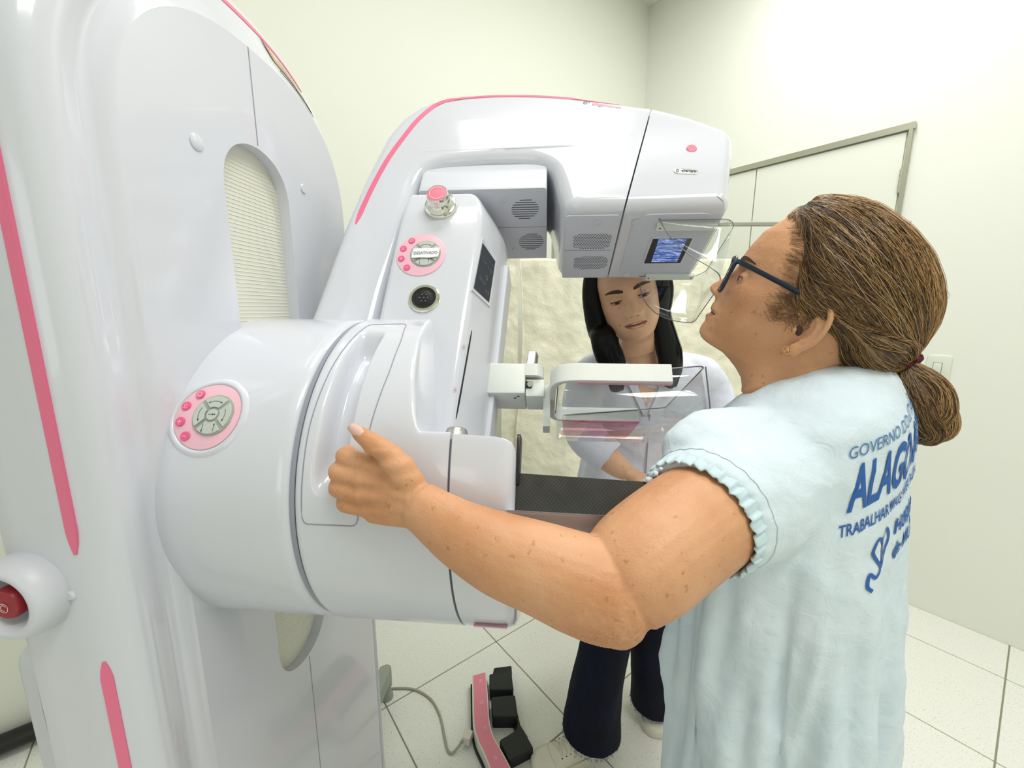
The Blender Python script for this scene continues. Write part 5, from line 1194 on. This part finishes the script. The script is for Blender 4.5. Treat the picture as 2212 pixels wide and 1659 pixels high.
# her left arm
limb(tb, [(.60, 1.18, 1.17), (.63, 1.14, 1.04), (.62, 1.07, .95), (.57, .99, .93), (.53, .94, .93)], [.042, .040, .038, .033, .025])
w4 = np.array([.525, .935, .930]); m4 = [w4+np.array([-.045, -.05, 0])+np.array([.6, -.5, .6])*q for q in (.03, .01, -.011, -.03)]; fd2 = np.array([-.7, -.7, -.1])
hand(tb, w4, m4, [p+fd2*.035 for p in m4], [p+fd2*.055+np.array([0, 0, -.01]) for p in m4], [p+fd2*.068+np.array([0, 0, -.025]) for p in m4], [w4+np.array([0, -.01, .012]), w4+np.array([-.02, -.025, .03]), w4+np.array([-.035, -.04, .045]), w4+np.array([-.05, -.055, .05]), w4+np.array([-.06, -.07, .052])])
for P in ([(.36, 1.20, .80), (.315, 1.13, .48), (.262, 1.10, .12)], [(.46, 1.24, .80), (.455, 1.20, .46), (.50, 1.20, .12)]): limb(tb, P, [.075, .055, .040])
V, F, N_ = union(tb, .0022, 3)
tec = thing('person', 'woman with long black hair in a white coat and dark jeans behind the paddle', 'person', (.37, 1.12, 0))
tsk = obj('skin', V, F, M['skin2'], tec, 180); tst = bvh(tsk)
for sg in (1, -1):
    mb = MB(); ellipsoid(mb, TT(.0770, sg*.031, -.002), (Xh, Yh, Zh), (.0123,)*3, 24, 16); e = mb.build('eyeball', M['eyew'], tec, 180)
    gz_ = np.array(Xh)*1.0-Zh*.12+Yh*.10; gz_ /= np.linalg.norm(gz_); ec2 = np.array(TT(.0770, sg*.031, -.002))
    mb = MB(); lathe(mb, ec2+gz_*.0112, gz_, [(.0058, -.001), (.0054, .0008), (.001, .0013)], 20); mb.build('iris', M['iris'], e, 180)
    for el, rr_, nm in ((10, .0012, 'upper_lash'), (-17, .0004, 'lower_lash')):
        mb = MB(); mb.tube([TT(.0770+.0134*math.cos(a_)*math.cos(R(el)), sg*.031+.0150*math.sin(a_), -.002+.0134*math.sin(R(el))*math.cos(a_)) for a_ in np.linspace(-1.1, 1.1, 12)], rr_, 5); mb.build(nm, M['dark'], tec)
    brow(tst, TT, sg, tec, M['brow2'], .0205, 1, .0050)
lips(tst, TT, tec, M['lip2'], -.0625, .0265, .0075, .0090)
for p in ((.036, -.058),):
    q = canon_patch(tst, [(-p[0], p[1])], TT)[0]; mb = MB(); ellipsoid(mb, q, (Xh, Yh, Zh), (.0008, .0012, .0012), 8, 6); mb.build('mole', M['dark'], tec)
for sg in (1, -1):
    q = canon_patch(tst, [(sg*.0072, -.0395)], TT, e=-.0002)[0]; mb = MB(); ellipsoid(mb, q, (Xh, Yh, Zh), (.0012, .0030, .0014), 10, 6); mb.build('nostril', M['dark'], tec)
# hair: cap and two long falls
mb = MB(); rings = []
for z_ in np.r_[.124, np.linspace(.121, -.06, 46)]:
    zc = min(z_, .121); xf = float(np.interp(zc, [-.06, -.02, .02, .05, .075, .09, .121], [-.01, .012, .030, .055, .070, .070, .045])); b = float(np.interp(zc, [-.06, 0, .06, .09, .11, .121], [.078, .082, .078, .066, .048, .03])); xb = float(np.interp(zc, [-.06, 0, .06, .1, .121], [-.095, -.112, -.105, -.07, -.03]))
    if z_ > .122: xf, b, xb = .02, .012, -.01
    ring = []
    for a_ in np.linspace(0, 2*math.pi, 64, endpoint=False):
        c_, s_ = math.cos(a_), math.sin(a_); ring.append(TT(-.01+((xf+.01) if c_ > 0 else (-.01-xb))*np.sign(c_)*abs(c_)**.85, b*np.sign(s_)*abs(s_)**.85, z_))
    rings.append(ring)
mb.loft(rings)
fallL = [TT(.030, -.060, .085), TT(.030, -.080, .03), TT(.028, -.088, -.03), TT(.024, -.088, -.075), (.216, .998, 1.330), (.224, .992, 1.300), (.243, .985, 1.255), (.255, .990, 1.215), (.262, 1.000, 1.180)]
fallR = [TT(.030, .058, .085), TT(.022, .078, .03), TT(.015, .084, -.02), (.374, 1.020, 1.385), (.392, 1.020, 1.325), (.408, 1.020, 1.275), (.418, 1.025, 1.225), (.420, 1.030, 1.185)]
limb(mb, fallL, [.022, .026, .029, .032, .034, .036, .036, .028, .012], [.018, .020, .022, .024, .024, .022, .020, .016, .008], 20, 4)
limb(mb, fallR, [.018, .018, .020, .025, .033, .040, .036, .014], [.016, .018, .020, .022, .024, .024, .020, .010], 20, 4)
limb(mb, [TT(-.06, 0, .02), TT(-.07, 0, -.07), (.36, 1.19, 1.24), (.38, 1.23, 1.12)], [.07, .07, .09, .05], [.05, .045, .035, .03])
V, F, N_ = union(mb, .0035, 12); th = obj('hair', V, F, M['bhair'], tec, 180)
mb = MB()
for fall, wdt in ((fallL, .034), (fallR, .032)):
    Q = spl([np.array(p, float) for p in fall], 4)
    for k_ in range(260):
        ph = RNG.uniform(0, 6.28); off = [math.cos(ph), math.sin(ph)]; pts = []; u = np.array([1., 0, 0]); kk = RNG.uniform(.85, 1.06)
        for i in range(RNG.integers(0, 8), len(Q)):
            t_ = Q[min(i+1, len(Q)-1)]-Q[max(i-1, 0)]; t_ /= np.linalg.norm(t_); u = u-t_*(u@t_); u /= np.linalg.norm(u); w_ = np.cross(t_, u); f_ = i/(len(Q)-1); ww = np.interp(f_, [0, .3, .7, 1], [.6, .8, 1.05, .5])
            pts.append(Q[i]+(u*off[0]*wdt*ww*kk+w_*off[1]*wdt*.62*ww*kk))
        mb.tube(pts, .0004, 3, False)
mb.build('hair_strands', M['bstrand'], th, 180, kind='stuff')
# coat
mb = MB(); rings = []
cr_ = [(1.275, .355, 1.125, .060, .055), (1.255, .36, 1.135, .115, .070), (1.235, .365, 1.142, .165, .080), (1.20, .375, 1.15, .195, .092), (1.14, .380, 1.155, .195, .105), (1.05, .385, 1.165, .185, .110), (.95, .388, 1.185, .175, .110), (.85, .390, 1.205, .190, .125), (.70, .385, 1.20, .20, .135), (.58, .38, 1.19, .205, .14), (.52, .38, 1.185, .21, .14)]
for z_ in np.linspace(1.275, .50, 64):
    g = [float(np.interp(z_, [c[0] for c in cr_][::-1], [c[k_] for c in cr_][::-1])) for k_ in (1, 2, 3, 4)]; ring = []
    w_ = min(1, max(0, (1.1-z_)/.3))
    for a_ in np.linspace(0, 2*math.pi, 140, endpoint=False):
        fo = 1+w_*(.035*math.sin(a_*6+z_*5)+.02*math.sin(a_*13-z_*7))
        ring.append((g[0]+g[2]*math.cos(a_)*fo, g[1]+g[3]*math.sin(a_)*fo, z_))
    rings.append(ring)
mb.loft(rings)
mb.tube(spl([(.30, 1.14, 1.215), (.225, 1.13, 1.205), (.192, 1.11, 1.16), (.180, 1.085, 1.09), (.188, 1.055, 1.04), (.214, 1.03, 1.01), (.243, 1.012, .987), (.250, 1.008, .982)], 5), list(spl([[.055], [.060], [.057], [.055], [.054], [.052], [.050], [.049]], 5)[:, 0]), 30)
mb.tube(spl([(.46, 1.16, 1.215), (.56, 1.17, 1.195), (.61, 1.175, 1.14), (.63, 1.14, 1.05), (.62, 1.075, .965), (.585, 1.01, .94)], 5), list(spl([[.055], [.060], [.057], [.055], [.054], [.050]], 5)[:, 0]), 30)
V, F, N_ = union(mb, .006, 3); V = wrinkle(V, N_, .0035, 9, 21); V = wrinkle(V, N_, .0018, 26, 31)
coat = obj('coat', V, F, M['coat'], tec, 180); ct = bvh(coat)
def front_strip(path, w_, nm, m_, th_=.004, e=.004):
    P = []
    for x_, z_ in path:
        h_ = ct.ray_cast(Vector((x_-.276*.3*0, .7, z_)), Vector((0, 1, 0))); P.append(np.array(h_[0]) if h_[0] is not None else np.array([x_, 1.07, z_]))
    P = np.array(P); P[:, 1] -= e; T_ = np.gradient(P, axis=0); T_ /= np.linalg.norm(T_, axis=1)[:, None]; Bn = np.cross(T_, [0, -1., 0]); Bn /= np.linalg.norm(Bn, axis=1)[:, None]
    wv = np.array([w_(t_) if callable(w_) else w_ for t_ in np.linspace(0, 1, len(P))])[:, None]/2
    mb = MB(); mb.loft([[p+b*w2, p+b*w2-np.array([0, th_, 0]), p-b*w2-np.array([0, th_, 0]), p-b*w2] for p, b, w2 in zip(P, Bn, wv[:, 0])]); return mb.build(nm, m_, coat, 40)
# neckline skin, lapels, front edge, cuff, coat hem tip
mb = MB(); V_ = [(.318, 1.262), (.404, 1.262), (.396, 1.215), (.372, 1.150), (.365, 1.120), (.352, 1.150), (.325, 1.215)]; P = []
for x_, z_ in V_:
    h_ = ct.ray_cast(Vector((x_, .7, z_)), Vector((0, 1, 0))); P.append(np.array(h_[0])-np.array([0, .002, 0]) if h_[0] is not None else np.array([x_, 1.07, z_]))
Pb = [p+np.array([0, .006, 0]) for p in P]; mb.loft([Pb, P]); mb.build('chest_skin', M['skin2'], tec, 40)
front_strip(spl([(.300, 1.268), (.305, 1.225), (.330, 1.165), (.358, 1.10)], 5), lambda t_: .040*(1-t_*.75), 'lapel', M['coat'])
front_strip(spl([(.418, 1.268), (.415, 1.225), (.400, 1.165), (.372, 1.10)], 5), lambda t_: .040*(1-t_*.75), 'lapel', M['coat'])
front_strip([(.372, 1.10), (.376, 1.0), (.378, .9), (.378, .8), (.378, .7), (.376, .6), (.375, .52)], .003, 'front_edge', M['seamlt'], .002, .001)
cx_, cy_, cn_ = rot_axes(np.array([.243, 1.012, .987])-np.array([.214, 1.03, 1.01]))
mb = MB(); c0 = np.array([.246, 1.010, .985]); mb.loft([[c0+cn_*k_+(cx_*math.cos(a_)+cy_*math.sin(a_))*r_ for a_ in np.linspace(0, 2*math.pi, 40, endpoint=False)] for k_, r_ in ((-.022, .0500), (-.020, .0535), (.004, .0525), (.006, .050), (.004, .046), (-.01, .044))], False, False); mb.build('cuff', M['coat'], coat, 60)
mb = MB(); mb.loft([[(.285, 1.085, .56), (.335, 1.075, .56), (.345, 1.08, .50), (.318, 1.09, .412)], [(.285, 1.088, .56), (.335, 1.078, .56), (.345, 1.083, .50), (.318, 1.093, .412)]]); mb.build('coat_hem_corner', M['coat'], coat, 0)
# jeans: two wide legs in one garment
mb = MB()
def leg(P, r_): 
    mb.tube(spl(P, 6), list(spl([[x] for x in r_], 6)[:, 0]), 40, True)
leg([(.375, 1.20, .86), (.335, 1.17, .66), (.300, 1.13, .42), (.268, 1.112, .24), (.255, 1.108, .068)], [.115, .098, .076, .078, .092])
leg([(.420, 1.22, .86), (.445, 1.23, .66), (.452, 1.215, .42), (.478, 1.212, .24), (.492, 1.215, .060)], [.115, .098, .076, .070, .076])
V, F, N_ = union(mb, .005, 3); V = wrinkle(V, N_, .004, 10, 5, (1, 1, .5)); jn = obj('jeans', V, F, M['denim'], tec, 180)
M['fray'] = mat('frayed_denim_thread', srgb(120, 130, 160), .9); mb = MB()
for c0, r_, zz in (((.255, 1.108), .092, .066), ((.492, 1.215), .076, .058)):
    for k_ in range(260):
        a_ = RNG.uniform(0, 6.28); p = np.array([c0[0]+r_*math.cos(a_)*.985, c0[1]+r_*math.sin(a_)*.985, zz+.003]); mb.tube([p, p+np.array([math.cos(a_)*.003+RNG.normal(0, .002), math.sin(a_)*.003, -RNG.uniform(.004, .011)])], .0005, 3, False)
mb.build('frayed_hem', M['fray'], jn, 0, kind='stuff')
# sneakers
def sneaker(heel, toe, lbl):
    heel = np.array(heel+(0,), float); toe = np.array(toe+(0,), float); L_ = np.linalg.norm(toe-heel); d = (toe-heel)/L_; s_ = np.cross([0, 0, 1.], d)
    def Q(a_, b_, z_): return heel+d*a_*L_+s_*b_+np.array([0, 0, z_])
    outl = [(0, .026), (.08, .034), (.3, .036), (.5, .040), (.72, .048), (.88, .045), (.97, .028), (1.0, 0)]
    full = [(a_, b_) for a_, b_ in outl]+[(a_, -b_) for a_, b_ in outl[::-1][1:]]; full = [tuple(p) for p in resample(np.array([(a_*L_, b_) for a_, b_ in full]), 60, True)]; full = [(a_/L_, b_) for a_, b_ in full]
    sc_ = lambda k_: [(.5+(a_-.5)*k_, b_*k_) for a_, b_ in full]
    mb = MB(); mb.loft([[Q(a_, b_, z_) for a_, b_ in sc_(k_)] for k_, z_ in ((.97, 0), (1.0, .004), (1.02, .014), (1.02, .026), (.99, .030), (.95, .030))]); so = mb.build('sole', M['sole'], tec, 60)
    mb = MB(); rings = []
    for a_, hw_, hh in ((-.0, .018, .062), (.04, .028, .080), (.15, .032, .092), (.30, .033, .095), (.42, .034, .088), (.55, .037, .072), (.70, .041, .056), (.82, .042, .046), (.92, .036, .040), (.98, .020, .034), (1.0, .008, .028)):
        rings.append([Q(a_, hw_*math.cos(t_)*(1 if math.sin(t_) < .2 else 1), .024+max(0, (hh-.024))*max(0, math.sin(t_))**.75) if math.sin(t_) >= 0 else Q(a_, hw_*math.cos(t_), .022) for t_ in np.linspace(0, 2*math.pi, 32, endpoint=False)])
    mb.loft(rings); V, F, N_ = union(mb, .0035, 3); up = obj('shoe_upper', V, F, M['shoe'], tec, 180); ut = bvh(up)
    def on_up(a_, b_, e=.001): 
        h_ = ut.ray_cast(Vector(Q(a_, b_, .3)), Vector((0, 0, -1))); return (np.array(h_[0])+np.array([0, 0, e])) if h_[0] is not None else np.array(Q(a_, b_, .05))
    mb = MB()
    for k_ in range(5):
        a_ = .42+k_*.055; mb.tube([on_up(a_, y, .0022) for y in np.linspace(-.024, .024, 9)], .0022, 6); mb.tube([on_up(a_+.05*t_, .024*(1-2*t_), .003) for t_ in np.linspace(0, 1, 9)], .0018, 6)
    mb.tube([on_up(.42, 0, .004)+np.array([0, 0, .004]), on_up(.45, .022, .006), on_up(.50, .034, .004), on_up(.47, .012, .005)], .0018, 6); mb.tube([on_up(.42, 0, .004)+np.array([0, 0, .004]), on_up(.46, -.020, .006), on_up(.50, -.032, .004)], .0018, 6)
    mb.build('laces', M['shoe'], up, 180, kind='stuff')
    mb = MB()
    for k_ in range(5):
        for sg in (1, -1): c = on_up(.43+k_*.055, sg*.0275, .0008); lathe(mb, c, np.array([0, sg*0, 1.]), [(.0022, 0), (.002, .0008), (.0008, .0004)], 8)
    mb.build('eyelet', M['seam'], up, 0, kind='stuff')
    mb = MB(); mb.tube([on_up(.735+.035*math.cos(y/.036*1.4)*1.0, y, .0008) for y in np.linspace(-.036, .036, 13)], .0013, 5); mb.build('toe_cap_seam', M['sole'], up)
    mb = MB(); mb.tube([Q(a_, b_*1.021/1, .022) for a_, b_ in sc_(1.0)]+[Q(*sc_(1.0)[0], .022)], .0012, 5); mb.build('sole_line', M['cream'], so)
sneaker((.300, 1.105), (.062, 1.030), '')
sneaker((.490, 1.315), (.490, 1.128), '')
# she stands a little further back, clear of the tube head: lean the upper body away, feet stay put
def lean(o):
    for c in o.children: lean(c)
    if o.type == 'MESH':
        n_ = len(o.data.vertices); A = np.empty(n_*3); o.data.vertices.foreach_get('co', A); A = A.reshape(-1, 3)
        w_ = np.clip((A[:, 2]-.30)/.65, 0, 1); w_ = w_*w_*(3-2*w_); A += w_[:, None]*np.array([.026, .105, .004]); o.data.vertices.foreach_set('co', A.ravel()); o.data.update()
bpy.context.view_layer.update(); lean(tec)
# ---------------------------------------------------------------- folding screen with cream cloth
scr = thing('folding_screen', 'cream cloth privacy screen on a metal frame behind the technician', 'screen', (.6, 2.05, 0))
mb = MB(); mb.tube([(.20, 2.04, 1.80), (1.72, 2.04, 1.80)], .011, 12); mb.build('top_rail', M['steel'], scr)
mb = MB(); mb.tube([(.20, 2.04, .18), (1.72, 2.04, .18)], .011, 12); mb.build('bottom_rail', M['steel'], scr)
for x_ in (.20, 1.72):
    mb = MB(); mb.tube([(x_, 2.04, .02), (x_, 2.04, 1.812)], .012, 12); mb.build('post', M['steel'], scr)
    mb = MB(); mb.tube([(x_, 1.84, .013), (x_, 2.24, .013)], .012, 10); mb.build('foot', M['steel'], scr)
def cloth(nm, x0, x1, z0, z1, y0, edge, amp, seed, m_=M['curtain'], nx=150, nz=110):
    V = []
    for j in range(nz):
        v_ = j/(nz-1); z_ = z1+(z0-z1)*v_
        for i in range(nx):
            u_ = i/(nx-1); xe = x0+edge(z_); x_ = xe+(x1-xe)*u_
            y_ = y0+amp*(math.sin(x_*13+seed+.9*v_)*(.4+.6*v_)+.45*math.sin(x_*29+2*v_+seed)+.35*math.sin((x_*4+z_*5)+seed))+.006*mnoise.noise(Vector((x_*14, z_*14, seed)))+.004*mnoise.noise(Vector((x_*38, z_*30, seed)))
            V.append((x_, y_, z_))
    F = [(j*nx+i, j*nx+i+1, (j+1)*nx+i+1, (j+1)*nx+i) for j in range(nz-1) for i in range(nx-1)]
    o = obj(nm, V, F, m_, scr, 180); md = o.modifiers.new('t', 'SOLIDIFY'); md.thickness = .0018
    mb = MB(); mb.tube([np.array(V[j*nx])+np.array([.004, -.002, 0]) for j in range(nz)], .0042, 6, True, .002); mb.build('cloth_hem', m_, o, 60); return o
cloth('cloth_panel', .0, 1.70, .30, 1.640, 2.02, lambda z_: .020+.030*math.sin((z_-.8)*3.2)+(.0 if z_ > .8 else (.8-z_)*.10), .016, 1.0)
cloth('cloth_panel', -.085, .03, .42, 1.655, 2.055, lambda z_: .03+.02*math.sin(z_*5)*0, .008, 4.0, nx=40)
# ---------------------------------------------------------------- foot control and its cable
fc = thing('foot_switch', 'black foot control with a pink curved label strip on the floor by the shoe', 'foot pedal', (-.06, 1.18, 0))
Lp = spl([(-.150, 1.322), (-.140, 1.23), (-.130, 1.145), (-.115, 1.095), (-.090, 1.05), (-.060, .99), (-.04, .95)], 4); Rp_ = spl([(-.098, 1.336), (-.085, 1.235), (-.074, 1.145), (-.055, 1.092), (-.030, 1.052), (.0, 1.0), (.02, .965)], 4)
M['whiteplastic'] = mat('off_white_plastic', srgb(222, 220, 208), .4)
mb = MB(); mb.loft([[(l[0], l[1], .012), (l[0], l[1], .050), (r_[0], r_[1], .050), (r_[0], r_[1], .012)] for l, r_ in zip(Lp, Rp_)]); hs = mb.build('housing', M['whiteplastic'], fc, 30)
mb = MB(); k_ = .10; mb.loft([[(l[0]*(1-k_)+r_[0]*k_, l[1], .0498), (l[0]*(1-k_)+r_[0]*k_, l[1], .0512), (r_[0]*(1-k_*.7)+l[0]*k_*.7, r_[1], .0512), (r_[0]*(1-k_*.7)+l[0]*k_*.7, r_[1], .0498)] for l, r_ in zip(Lp, Rp_)]); mb.build('label_strip', mat('pink_label', srgb(232, 138, 158), .45), fc, 30)
mb = MB()
def glyph(cx_, cy_, an, k_, P):
    c_, s_ = math.cos(R(an)), math.sin(R(an)); pts = [(cx_+(p[0]*c_-p[1]*s_)*k_, cy_+(p[0]*s_+p[1]*c_)*k_) for p in P]; line2(mb, pts, np.array([0, 0, .0514]), np.array([1., 0, 0]), np.array([0, 1., 0]), np.array([0, 0, 1.]), .0010, .0002)
bx_ = [(-.5, -.3), (.5, -.3), (.5, .4), (-.5, .4), (-.5, -.3)]; ar = [(-.8, -.7), (.8, -.7), (.8, -.3)]; zz_ = [(-.8, 0), (-.4, .3), (0, -.3), (.4, .3), (.8, 0)]
for (cx_, cy_, an), gl_ in zip(((-.118, 1.300, 100), (-.108, 1.215, 98), (-.092, 1.125, 110), (-.050, 1.035, 128)), ((bx_, ar), (bx_, ar), (zz_, ar), (zz_, bx_))):
    for g in gl_: glyph(cx_, cy_, an, .009, g)
mb.build('label_symbols', M['inkw'], fc, 0, kind='stuff')
mb = MB(); bp_ = spl([(-.158, 1.315), (-.138, 1.13), (-.118, 1.08), (-.05, .94)], 5); bq_ = spl([(.010, 1.36), (.028, 1.17), (.075, 1.09), (.10, 1.02)], 5)
mb.loft([[(l[0], l[1], 0), (l[0], l[1], .012), (r_[0], r_[1], .012), (r_[0], r_[1], 0)] for l, r_ in zip(bp_, bq_)] if False else [[(l[0], l[1], 0), (l[0], l[1], .013), (r_[0]+.004, r_[1], .013), (r_[0]+.004, r_[1], 0)] for l, r_ in zip(Lp-np.array([.006, 0]), Rp_)]); mb.build('base_tray', M['blackrub'], fc, 30)
def pedal(P, z_, h_=.026):
    P = ccw(roundpoly(P, .006, 3)); mb = MB(); c = np.mean(P, 0)
    mb.loft([[(p[0], p[1], 0) for p in P]]+[[(p[0], p[1], .034) for p in P], [(*(c+(p-c)*1.0), z_-.003) for p in P], [(*(c+(p-c)*.95), z_) for p in P]]); return mb.build('pedal', M['blackrub'], fc, 40)
pedal([(-.086, 1.333), (-.003, 1.344), (.006, 1.268), (-.080, 1.268)], .047); pedal([(-.074, 1.240), (.011, 1.248), (.020, 1.168), (-.066, 1.168)], .047)
pedal([(-.041, 1.090), (.015, 1.124), (.034, 1.132), (.068, 1.066), (-.008, 1.030)], .047)
mb = MB(); P = ccw(roundpoly([(-.070, 1.376), (-.002, 1.386), (.0, 1.345), (-.075, 1.335)], .006, 3)); mb.loft([[(p[0], p[1], z_) for p in P] for z_ in (0, .030)]); mb.build('end_tray', M['black'], fc, 30)
mb = MB(); P = [(.006, 1.27), (.028, 1.165), (.052, 1.125), (.020, 1.115), (.006, 1.160), (-.012, 1.27)]; mb.loft([[(p[0], p[1], z_) for p in P] for z_ in (0, .016)]); mb.build('side_bracket', M['black'], fc, 30)
mb = MB(); P = [(-.010, 1.032), (.068, 1.066), (.085, 1.030), (.0, .985)]; mb.loft([[(p[0], p[1], z_) for p in P] for z_ in (0, .012)]); mb.build('front_lip', M['whiteplastic'], fc, 30)
mb = MB(); c = np.array([-.145, 1.118, .024]); mb.box(c, (np.array([.95, -.3, 0]), np.array([.3, .95, 0]), (0, 0, 1)), (.026, .030, .026)); pg = mb.build('plug', M['whiteplastic'], fc, 0)
cbl = thing('cable', 'grey cable curving over the tiles from the column to the foot control', 'cable', (-.3, 1.25, 0))
P = spl([(-.60, 1.30, .0045), (-.507, 1.302, .0045), (-.444, 1.313, .0045), (-.365, 1.308, .0045), (-.297, 1.270, .0045), (-.253, 1.210, .0045), (-.225, 1.138, .0045), (-.208, 1.095, .0045), (-.192, 1.083, .006), (-.176, 1.092, .014), (-.160, 1.110, .022)], 6)
mb = MB(); mb.tube(P, .0040, 8); mb.build('cord', M['cable'], cbl); mb = MB(); mb.tube([P[-3], P[-2], P[-1]], .0055, 8); mb.build('strain_relief', M['cable'], cbl)
# black conduit lying at the foot of the left-hand wall
cdt = thing('floor_duct', 'short black duct on the floor against the wall at bottom left', 'duct', tuple(RM(1.83, -.3, 0)))
mb = MB(); mb.tube([RM(1.845, 1.0, .045), RM(1.845, -1.9, .045)], .030, 16); mb.build('duct', M['black'], cdt)
for q_ in (.6, -.2, -.95, -1.6):
    mb = MB(); mb.box(RM(1.86, q_, .040), (DP, DQ, (0, 0, 1)), (.06, .02, .080)); mb.build('duct_clip', M['blackrub'], cdt, 0)
